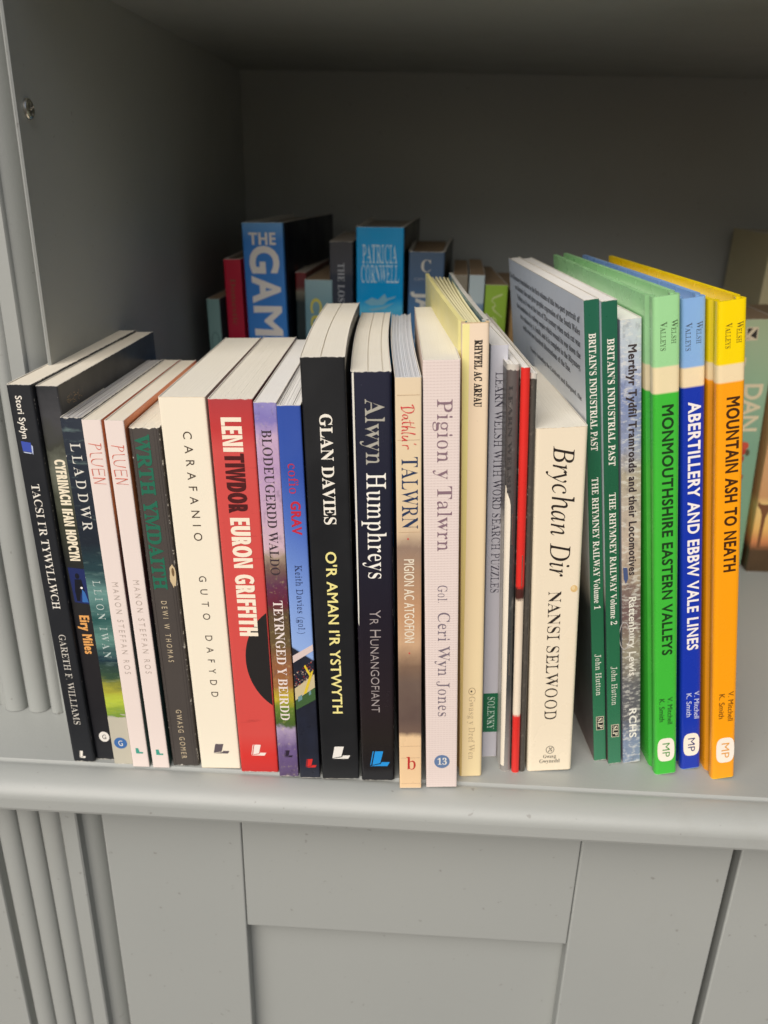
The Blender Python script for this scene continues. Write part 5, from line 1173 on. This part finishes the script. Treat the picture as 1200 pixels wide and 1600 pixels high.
# 19, 20 the two green volumes
GRN = hexc(36, 100, 70)
side19 = cm("pale_blue_board", hexc(216, 224, 234), .0066, .258, side=True, wear=.1, rough=.35, stops=[(0, hexc(96, 70, 62)), (.10, hexc(66, 60, 58)), (.20, hexc(40, 60, 56)), (.30, hexc(34, 46, 44)), (.38, hexc(44, 54, 52)), (.43, hexc(176, 172, 162)), (.50, hexc(212, 216, 220)), (1, hexc(214, 222, 234))], nk=.08, nscale=30,
            blot=[(60, (1, 1, .35), .58, .72, hexc(120, 140, 130), .12)])
for i, (x, y, w, ln, yw, ta, tb, ra, rb, ja, jb, sa, sb, vol, D, lab) in enumerate((
        (105.7, 384.3, 6.9, -7.88, 5.3, 242.9, 186.3, 172.5, 98.8, 71.3, 44.5, 21.3, 30.4, "1", 188, "dark green thin paperback with pale back cover text showing, first of the green pair"),
        (113.3, 382.2, 7.2, -7.93, 5.3, 241.1, 179.6, 165.6, 91.0, 65.2, 40.1, 18.5, 27.0, "2", 188, "dark green thin paperback touching the grey sky and landscape spine, second of the green pair"))):
    ms = cm("green_card_%d" % i, GRN, w / 1000, .2582, wear=.2, rough=.3, stops=[(0, hexc(60, 124, 92)), (.2, hexc(42, 108, 74)), (.6, hexc(34, 94, 64)), (1, hexc(36, 98, 76))])
    b = bk(x=x, y=y, w=w, H=258.2, D=D, lean=ln, yaw=yw, mats=[ms, side19, side19], r=.5, jag=.12, pages='white', pjit=.06, label=lab, group="pair of matching green volumes")
    o = .0 if i == 0 else .5
    text_down(b, 'title', "BRITAIN'S INDUSTRIAL PAST", 'B', ta, tb, 1.9 + o, 5.0 + o, hexc(238, 234, 222), wx=-.005, wy=.02)
    text_down(b, 'title', "THE RHYMNEY RAILWAY Volume " + vol, 'B', ra, rb, 1.9 + o, 5.0 + o, hexc(238, 234, 222), wx=-.01, wy=.01)
    text_down(b, 'author_name', "John Hutton", 'B', ja, jb, 1.9 + o, 4.9 + o, hexc(230, 228, 214), wx=-.06)
    shape(b, 'publisher_mark', [[(1.6 + o * .6, sa), (5.9 + o * .6, sa), (5.9 + o * .6, sb), (1.6 + o * .6, sb)]], hexc(214, 206, 180), lift=.00009)
    shape(b, 'publisher_mark', [[(1.9 + o * .6, sa + .4), (5.6 + o * .6, sa + .4), (5.6 + o * .6, sb - .4), (1.9 + o * .6, sb - .4)]], (.02, .022, .02, 1), lift=.00015)
    text_down(b, 'publisher_mark', "SLP", 'B', sb - 1.0, sa + 1.2, 2.5 + o * .6, 5.1 + o * .6, hexc(236, 228, 200), lift=.00022)
    if i == 0:
        lines = ["The Rhymney foundation is the first volume of this two-part portrait of", "an historic line and gives graphic expression of the South Wales",
                 "Valleys as it was at the turn of The century when each cut was", "the foundation of a railway empire which wound its way down the",
                 "two volumes by A. Smith, and it is complete in the Rhymney,", "with over two hundred illustrations of the line."]
        for k, s in enumerate(lines + ["Nearby including the Caldicott and Bargoed, the"]):
            zb = 246.5 - 5.6 * k - (3.5 if k == 6 else 0)
            Lr = .178 * len(s) / 71.0 if k < 6 else .12
            ya = 0.008 + (0.02 if k == 5 else 0) + Lr
            polys = glyph_run(s, 'B', Lr, .0030 if k < 6 else .0024, .0, .03)
            vs, fs = polys_mesh(polys, lambda a, c, ya=ya, zb=zb: (-.00012, ya - a, zb / 1000 + c))
            link_mesh('blurb_line', vs, fs, ink(hexc(72, 74, 84)), b)

# 21 landscape painting
m21 = cm("landscape_card", hexc(150, 150, 156), .0098, .250, stops=[(0, hexc(130, 146, 170)), (.07, hexc(124, 138, 164)), (.12, hexc(92, 92, 96)), (.20, hexc(96, 96, 100)), (.30, hexc(150, 140, 120)), (.38, hexc(112, 86, 84)), (.44, hexc(126, 104, 96)), (.47, hexc(170, 150, 130)), (.55, hexc(196, 176, 158)), (.64, hexc(186, 172, 156)), (.70, hexc(176, 164, 142)), (.74, hexc(158, 158, 172)), (.76, hexc(150, 158, 184)), (.80, hexc(136, 146, 180)), (.86, hexc(128, 142, 184)), (.91, hexc(176, 186, 206)), (1, hexc(204, 212, 214))],
         nk=.10, nscale=140, wear=.12, rough=.32, blot=[(300, (1, 1, .45), .52, .64, hexc(66, 60, 68), .28), (430, (.5, 1, 1.2), .50, .60, hexc(236, 232, 222), .5)])
b = bk(x=121.9, y=383.8, w=9.8, H=250.0, D=170, lean=-7.94, yaw=5.3, mats=[m21, cm("landscape_board", hexc(160, 166, 176), .0098, .25, side=True, wear=.1)], r=.5, jag=.08, pages='white', label="paperback with grey sky and rocky landscape painting on spine, left of the light green hardback")
text_down(b, 'title', "Merthyr Tydfil Tramroads and their Locomotives", 'N', 238.0, 119.5, 3.7, 7.4, hexc(60, 50, 52), wx=.06, wy=.035)
text_down(b, 'author_name', "Rattenbury Lewis", 'N', 106.8, 58.3, 3.6, 7.3, hexc(232, 226, 214), wx=.045, wy=.02)
text_down(b, 'publisher_name', "RCHS", 'N', 36.7, 17.1, 3.6, 7.4, hexc(236, 232, 222), wx=.055, wy=.03)
shape(b, 'cover_picture', [[(.6, 124.5), (2.8, 124.2), (3.2, 118), (2.0, 115.0), (.9, 118)]], hexc(74, 88, 130)); ring(b, 'cover_picture', 1.2, 84, 2.9, 8.5, .35, hexc(196, 190, 190))

# 22-24 the three banded hardbacks
TRI = "set of three tall hardbacks with cream bands"
def banded(x, y, w, H, lean, yaw, c0, c1, zb, zt, label, **k):
    st = [(0, c1), (zb / H - .0005, c1), (zb / H, hexc(246, 226, 184)), (zt / H, hexc(246, 226, 184)), (zt / H + .0005, c0), (1, c0)]
    s = cm("banded_card", c1, w / 1000, H / 1000, stops=st, wear=.04, rough=.24, hard=True, bump=.03, wear_col=c0, spec=.6)
    sd = cm("banded_board", c1, w / 1000, H / 1000, stops=st, side=True, wear=0, rough=.24, bump=.03, spec=.6)
    return bk(x=x, y=y, w=w, H=H, D=k.get('D', 190), lean=lean, yaw=yaw, hard=True, mats=[s, sd, sd], inner=sd, r=2.0, jag=0, recess=6.0, pages='white', label=label, group=TRI, splayL=k.get('sL', 0), splayR=k.get('sR', 0))
def banded_text(b, title, tcol, v0, v1, u0, u1, wels, vall, mit, smi, oval, mpcol, wcol, mcol):
    text_down(b, 'series_name', "Welsh", 'B', wels[0], wels[1], wels[2], wels[3], wcol, wx=-.05, sc=True)
    text_down(b, 'series_name', "Valleys", 'B', vall[0], vall[1], vall[2], vall[3], wcol, wx=-.05, sc=True)
    text_down(b, 'title', title, 'N', v0, v1, u0, u1, tcol, wx=.045, wy=.04)
    text_down(b, 'author_name', "V. Mitchell", 'N', *mit, mcol, wx=.01)
    text_down(b, 'author_name', "K. Smith", 'N', *smi, mcol, wx=.01)
    ox0, ox1, oz0, oz1 = oval
    cx, cz, rx, rz = (ox0 + ox1) / 2, (oz0 + oz1) / 2, (ox1 - ox0) / 2, (oz1 - oz0) / 2
    pts = []
    for i in range(48):
        a = 2 * math.pi * i / 48
        pts.append((cx + rx * math.copysign(abs(math.cos(a)) ** .62, math.cos(a)), cz + rz * math.copysign(abs(math.sin(a)) ** .62, math.sin(a))))
    shape(b, 'publisher_mark', [pts], hexc(250, 240, 224), lift=.00008)
    text_down(b, 'publisher_mark', "MP", 'N', cz + rz * .58, cz - rz * .62, cx - rx * .42, cx + rx * .45, mpcol, wx=-.005, lift=.00016)
b = banded(137.6, 374.9, 12.2, 262.0, -8.69, 5.6, hexc(166, 222, 160), hexc(66, 190, 60), 218.8, 230.4, "light and bright green hardback with cream band, leaning beside the blue one", sL=-2, sR=-3)
banded_text(b, "MONMOUTHSHIRE EASTERN VALLEYS", hexc(24, 60, 22), 212.7, 77.9, 4.0, 9.0, (251.4, 240.8, 8.0, 10.6), (250.9, 238.1, 3.1, 6.0), (51.2, 33.7, 6.9, 9.5), (50.6, 35.8, 2.4, 5.2), (1.4, 10.7, 8.8, 24.5), hexc(80, 150, 70), hexc(70, 90, 60), hexc(30, 60, 30))
b = banded(153.3, 380.6, 11.2, 261.1, -9.13, 5.5, hexc(140, 182, 232), hexc(22, 54, 176), 220.7, 229.5, "light and royal blue hardback with cream band, between green and orange ones", sL=1, sR=-3)
banded_text(b, "ABERTILLERY AND EBBW VALE LINES", hexc(244, 240, 240), 213.4, 78.4, 3.3, 8.8, (250.5, 240.5, 6.7, 9.4), (250.4, 237.8, 1.8, 4.7), (51.9, 34.1, 7.2, 9.9), (51.1, 35.7, 3.0, 5.7), (1.4, 10.2, 9.1, 24.4), hexc(30, 40, 110), hexc(74, 84, 104), hexc(210, 216, 240))
b = banded(168.3, 373.7, 12.8, 261.5, -9.4, 5.4, hexc(255, 222, 0), hexc(255, 166, 18), 225.0, 233.5, "yellow and orange hardback with cream band, last on the right of the front row", sL=1, sR=-3)
banded_text(b, "MOUNTAIN ASH TO NEATH", hexc(70, 36, 6), 218.0, 128.9, 4.5, 10.1, (252.0, 242.6, 8.2, 11.0), (251.9, 240.7, 3.3, 6.1), (57.3, 38.5, 8.1, 10.9), (56.3, 40.5, 3.3, 6.2), (2.2, 12.0, 10.7, 27.5), hexc(232, 160, 60), hexc(96, 74, 20), hexc(90, 50, 10))

# ------------------------------------------------------------------ the back row
BACK = "row of books at the back of the shelf"
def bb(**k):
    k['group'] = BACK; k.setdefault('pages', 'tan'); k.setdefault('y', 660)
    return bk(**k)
TEAL = hexc(136, 172, 168)
b = bb(x=-169.6, w=10.3, H=210.0, D=110, lean=-1.2, yaw=-2, mats=[cm("pale_teal_card", TEAL, .0103, .21, wear=.3), cm("slate_board", hexc(86, 92, 100), .0103, .21, side=True, wear=.2)], label="short pale teal paperback in the back row, nearest the left side panel")
ring(b, 'printed_ring', 5.3, 176, 3.3, 8, .5, hexc(70, 100, 100))
b = bb(x=-153.3, w=13.6, H=240.7, D=150, lean=-1.3, yaw=-1, hard=True, mats=[cm("crimson_cloth", hexc(186, 26, 62), .0136, .2407, wear=.1, stops=[(0, hexc(150, 40, 70)), (1, hexc(196, 14, 52))])], label="crimson hardback in the back row, left of the tall blue one")
text_down(b, 'title', "Domestic", 'B', 226, 190, 4.6, 8.6, hexc(140, 90, 60), wx=-.03)
b = bb(x=-136.4, w=32.3, H=268.0, D=150, lean=-1.55, yaw=-6, hard=True, r=1.2, splayR=6, mats=[cm("bright_blue_jacket", hexc(50, 112, 190), .0323, .268, wear=.15, rough=.35, stops=[(0, hexc(64, 132, 214)), (.95, hexc(66, 140, 224)), (1, hexc(120, 180, 236))]), cm("navy_jacket_board", hexc(14, 20, 34), .0323, .268, side=True, wear=.1, blot=[(22, None, .55, .62, hexc(96, 20, 26), .7)])], pages='dim', label="tall bright blue hardback with large white letters in the back row")
text_up(b, 'title', "THE", 'N', 5.6, 27.0, 252.0, 260.4, hexc(244, 238, 232), wx=.05, wy=.04)
text_down(b, 'title', "G", 'N', 250.0, 229.5, 6.0, 27.4, hexc(246, 240, 234), wx=.05, wy=.05)
text_down(b, 'title', "A", 'N', 227.0, 207.5, 6.6, 27.6, hexc(246, 240, 234), wx=.05, wy=.05)
text_down(b, 'title', "M", 'N', 204.5, 181.5, 6.8, 27.8, hexc(246, 240, 234), wx=.05, wy=.05)
text_down(b, 'title', "E", 'N', 178.0, 164.0, 6.8, 27.8, hexc(246, 240, 234), wx=.05, wy=.05)
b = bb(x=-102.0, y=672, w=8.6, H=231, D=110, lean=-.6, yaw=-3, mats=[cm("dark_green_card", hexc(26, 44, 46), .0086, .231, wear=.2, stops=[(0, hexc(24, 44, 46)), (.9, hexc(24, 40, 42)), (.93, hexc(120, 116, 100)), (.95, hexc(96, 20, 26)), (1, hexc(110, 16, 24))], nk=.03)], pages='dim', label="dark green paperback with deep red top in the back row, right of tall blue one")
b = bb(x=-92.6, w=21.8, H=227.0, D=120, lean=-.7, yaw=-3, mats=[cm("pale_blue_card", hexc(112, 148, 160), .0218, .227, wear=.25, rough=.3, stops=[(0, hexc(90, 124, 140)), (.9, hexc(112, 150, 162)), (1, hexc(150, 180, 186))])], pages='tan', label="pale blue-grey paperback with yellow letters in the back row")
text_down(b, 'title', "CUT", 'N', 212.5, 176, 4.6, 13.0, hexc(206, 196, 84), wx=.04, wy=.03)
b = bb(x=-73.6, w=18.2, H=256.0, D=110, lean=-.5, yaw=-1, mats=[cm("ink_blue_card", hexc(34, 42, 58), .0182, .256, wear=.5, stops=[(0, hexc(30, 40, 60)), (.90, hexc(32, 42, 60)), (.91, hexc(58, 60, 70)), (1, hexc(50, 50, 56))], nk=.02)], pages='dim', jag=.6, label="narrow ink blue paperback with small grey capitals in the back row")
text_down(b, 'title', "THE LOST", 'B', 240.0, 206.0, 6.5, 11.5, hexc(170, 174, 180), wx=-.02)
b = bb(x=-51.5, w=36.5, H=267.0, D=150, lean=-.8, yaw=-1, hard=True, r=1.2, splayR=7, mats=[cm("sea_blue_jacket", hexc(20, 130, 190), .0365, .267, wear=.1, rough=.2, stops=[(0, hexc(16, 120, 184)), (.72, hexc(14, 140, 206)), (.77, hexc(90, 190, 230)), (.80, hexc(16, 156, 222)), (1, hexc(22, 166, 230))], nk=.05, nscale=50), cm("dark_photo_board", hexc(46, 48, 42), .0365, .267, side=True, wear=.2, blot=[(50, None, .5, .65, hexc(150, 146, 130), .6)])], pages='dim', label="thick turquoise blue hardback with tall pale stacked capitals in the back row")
text_up(b, 'author_name', "PATRICIA", 'B', 4.6, 31.5, 240.5, 254.0, hexc(206, 232, 240), wx=-.03, wy=.0)
text_up(b, 'author_name', "CORNWELL", 'B', 3.6, 33.0, 226.0, 239.0, hexc(206, 232, 240), wx=-.03, wy=.0)
shape(b, 'cover_picture', [[(6, 211), (12, 214.5), (17, 213), (22, 217.5), (24, 214), (31, 216), (30, 214.6), (24.5, 212.4), (21, 209), (11, 208.4)], [(9, 205.5), (20, 207.5), (30, 211), (22, 206), (13, 203.8)]], hexc(120, 180, 206))
b = bb(x=-12.6, w=27.4, H=250.0, D=150, lean=-.4, yaw=-1, splayR=7, hard=True, r=1.2, mats=[cm("slate_blue_jacket", hexc(62, 92, 128), .0274, .25, wear=.15, stops=[(0, hexc(72, 124, 176)), (.8, hexc(72, 122, 170)), (.9, hexc(70, 98, 132)), (1, hexc(74, 96, 122))]), cm("dark_slate_board", hexc(34, 40, 40), .0274, .25, side=True, wear=.1)], pages='tan', label="slate blue hardback with a pale capital letter at its top in the back row")
text_up(b, 'publisher_mark', "C", 'B', 9.5, 17.0, 235.0, 244.0, hexc(206, 202, 190))
text_up(b, 'publisher_name', "CENTURY", 'N', 4.6, 22.6, 228.6, 230.6, hexc(150, 156, 166))
text_down(b, 'title', "JAMES", 'N', 219.5, 178, 6.5, 18.5, hexc(206, 204, 196), wx=.06, wy=.05)
b = bb(x=21.4, w=11.6, H=233.6, D=120, lean=-.3, yaw=-2, mats=[cm("sand_card", hexc(140, 132, 116), .0116, .2336, wear=.2)], label="sand coloured paperback in the back row, right of the slate blue one")
b = bb(x=33.6, w=12.0, H=234.0, D=126, lean=-.2, yaw=-2, mats=[cm("ice_white_card", hexc(190, 204, 208), .012, .234, wear=.1, stops=[(0, hexc(190, 190, 190)), (.86, hexc(196, 200, 204)), (.88, hexc(120, 150, 176)), (.905, hexc(120, 150, 176)), (.91, hexc(188, 204, 208)), (1, hexc(188, 204, 208))])], label="ice white paperback with a small blue band in the back row")
b = bb(x=46.6, w=17.2, H=227.0, D=135, lean=-.2, yaw=2, mats=[cm("lime_card", hexc(152, 190, 64), .0172, .227, wear=.1, rough=.4), cm("lime_board", hexc(60, 70, 50), .0172, .227, side=True, wear=.1)], label="lime green paperback with cream script letters in the back row")
strokes(b, 'title', [[(.0, 1.0), (.10, .0), (.20, .55), (.26, .15), (.42, 1.05)], [(.42, .3), (.5, .7), (.56, .3), (.5, .1), (.62, .3)], [(.70, .8), (.72, .1), (.78, .7), (.86, .6)], [(.9, 1), (.92, .1), (.99, .2)]], 220, 178, 4.0, 13.5, hexc(206, 218, 150), 1.4)
b = bb(x=66.5, w=30, H=222.0, D=135, lean=0, yaw=2, mats=[cm("ochre_card", hexc(172, 138, 92), .030, .222, wear=.1)], label="ochre paperback in the back row, mostly hidden behind the front books")

# right end of the back row
TEALG = hexc(128, 160, 128)
mG = cm("sage_card", TEALG, .047, .2075, wear=.1, rough=.4, stops=[(0, hexc(124, 160, 128)), (.5, hexc(130, 172, 146)), (.75, hexc(154, 188, 156)), (1, hexc(180, 196, 158))], nk=.05)
b = bb(x=231.5, y=648, w=45.5, H=207.5, D=128, lean=-2.6, yaw=0, mats=[mG], pages='tan', r=1.0, label="thick sage green paperback with white capitals and a red rose, behind the orange hardback")
shape(b, 'publisher_mark', [[(22.5, 201.5), (31.6, 201.8), (31.8, 191.6), (22.6, 191.2)]], hexc(220, 206, 176), lift=.00008)
shape(b, 'publisher_mark', [[(23.5, 200.7), (27.5, 200.8), (23.6, 195.8)], [(26.2, 195), (30.8, 200.6), (30.8, 192.6)], [(23.6, 193.2), (26.4, 193.2), (23.6, 192.6)]], (.03, .025, .02, 1), lift=.00016)
text_down(b, 'author_name', "JORDAN"[3:], 'N', 157.0, 119.5, 27.6, 41.0, hexc(226, 214, 180), wx=.035, wy=.04, kx=.95)
text_down(b, 'author_name', "BRENDAN"[:2], 'N', 178.0, 152.0, 10.5, 25.0, hexc(226, 214, 180), wx=.035, wy=.04, kx=.95)
rr = random.Random(3)
for k, (cx, cz, rx, rz, c) in enumerate(((30.5, 104, 5.6, 6.4, hexc(190, 64, 46)), (33.5, 107, 3.6, 3.4, hexc(206, 84, 62)), (31, 95.5, 3.8, 4.6, hexc(176, 52, 42)), (37.0, 101, 1.7, 3.0, hexc(92, 84, 60)), (34, 80, 2.2, 2.6, hexc(160, 52, 46)))):
    shape(b, 'printed_rose', [[(cx + rx * math.cos(RD(a)) * rr.uniform(.85, 1.15), cz + rz * math.sin(RD(a)) * rr.uniform(.85, 1.1)) for a in range(0, 360, 24)]], c, lift=.00009 + .00003 * k)
strokes(b, 'printed_rose', [[(0, .6), (.5, .9), (1, 0)]], 92, 74, 28, 33, hexc(140, 160, 120), .8)
mT = cm("sunset_card", hexc(196, 150, 96), .050, .200, wear=.1, stops=[(0, hexc(60, 46, 28)), (.10, hexc(74, 54, 32)), (.115, hexc(150, 96, 62)), (.14, hexc(206, 130, 80)), (.20, hexc(236, 186, 104)), (.30, hexc(236, 204, 130)), (.34, hexc(206, 154, 104)), (1, hexc(236, 196, 144))], nk=.015)
b = bb(x=279.0, y=640, w=48, H=203.0, D=128, lean=-1.9, yaw=0, mats=[mT], pages='tan', r=1.0, label="tan paperback with printed arches at sunset on its spine, at the right edge")
text_down(b, 'title', "OF OODE", 'N', 122, 63.5, 9.6, 17.6, hexc(120, 78, 46), wx=.02, kx=.9)
BR = hexc(122, 78, 44)
shape(b, 'printed_arches', [[(.5, 60), (3.0, 57), (4.8, 52), (5.2, 44), (5.0, 24), (5.0, 22.5), (.5, 22.5), (.5, 21.8), (20, 22.6), (20, 23.4), (7.6, 23.2), (7.9, 40), (8.3, 50), (11, 58), (16, 63), (20, 64.2), (20, 67), (12, 62), (6.6, 61), (3, 61.5), (.5, 64)]], BR)
link_mesh('printed_tree', [(a / 1000, -.00018, c / 1000) for a, c in [(16, 13), (17.0, 26), (15.4, 34), (17.4, 35), (18.2, 44), (20, 52), (34, 58), (40, 40), (44, 13)]], [tuple(range(9))], ink(hexc(48, 42, 26)), b)
# brown things dimly seen behind the right end
b = bb(x=298, y=775, w=60, H=262, D=90, lean=.5, yaw=2, mats=[cm("olive_grey_card", hexc(214, 204, 164), .06, .262, wear=.1)], pages='cream', label="olive grey book standing in shadow behind the tan one at the right edge")
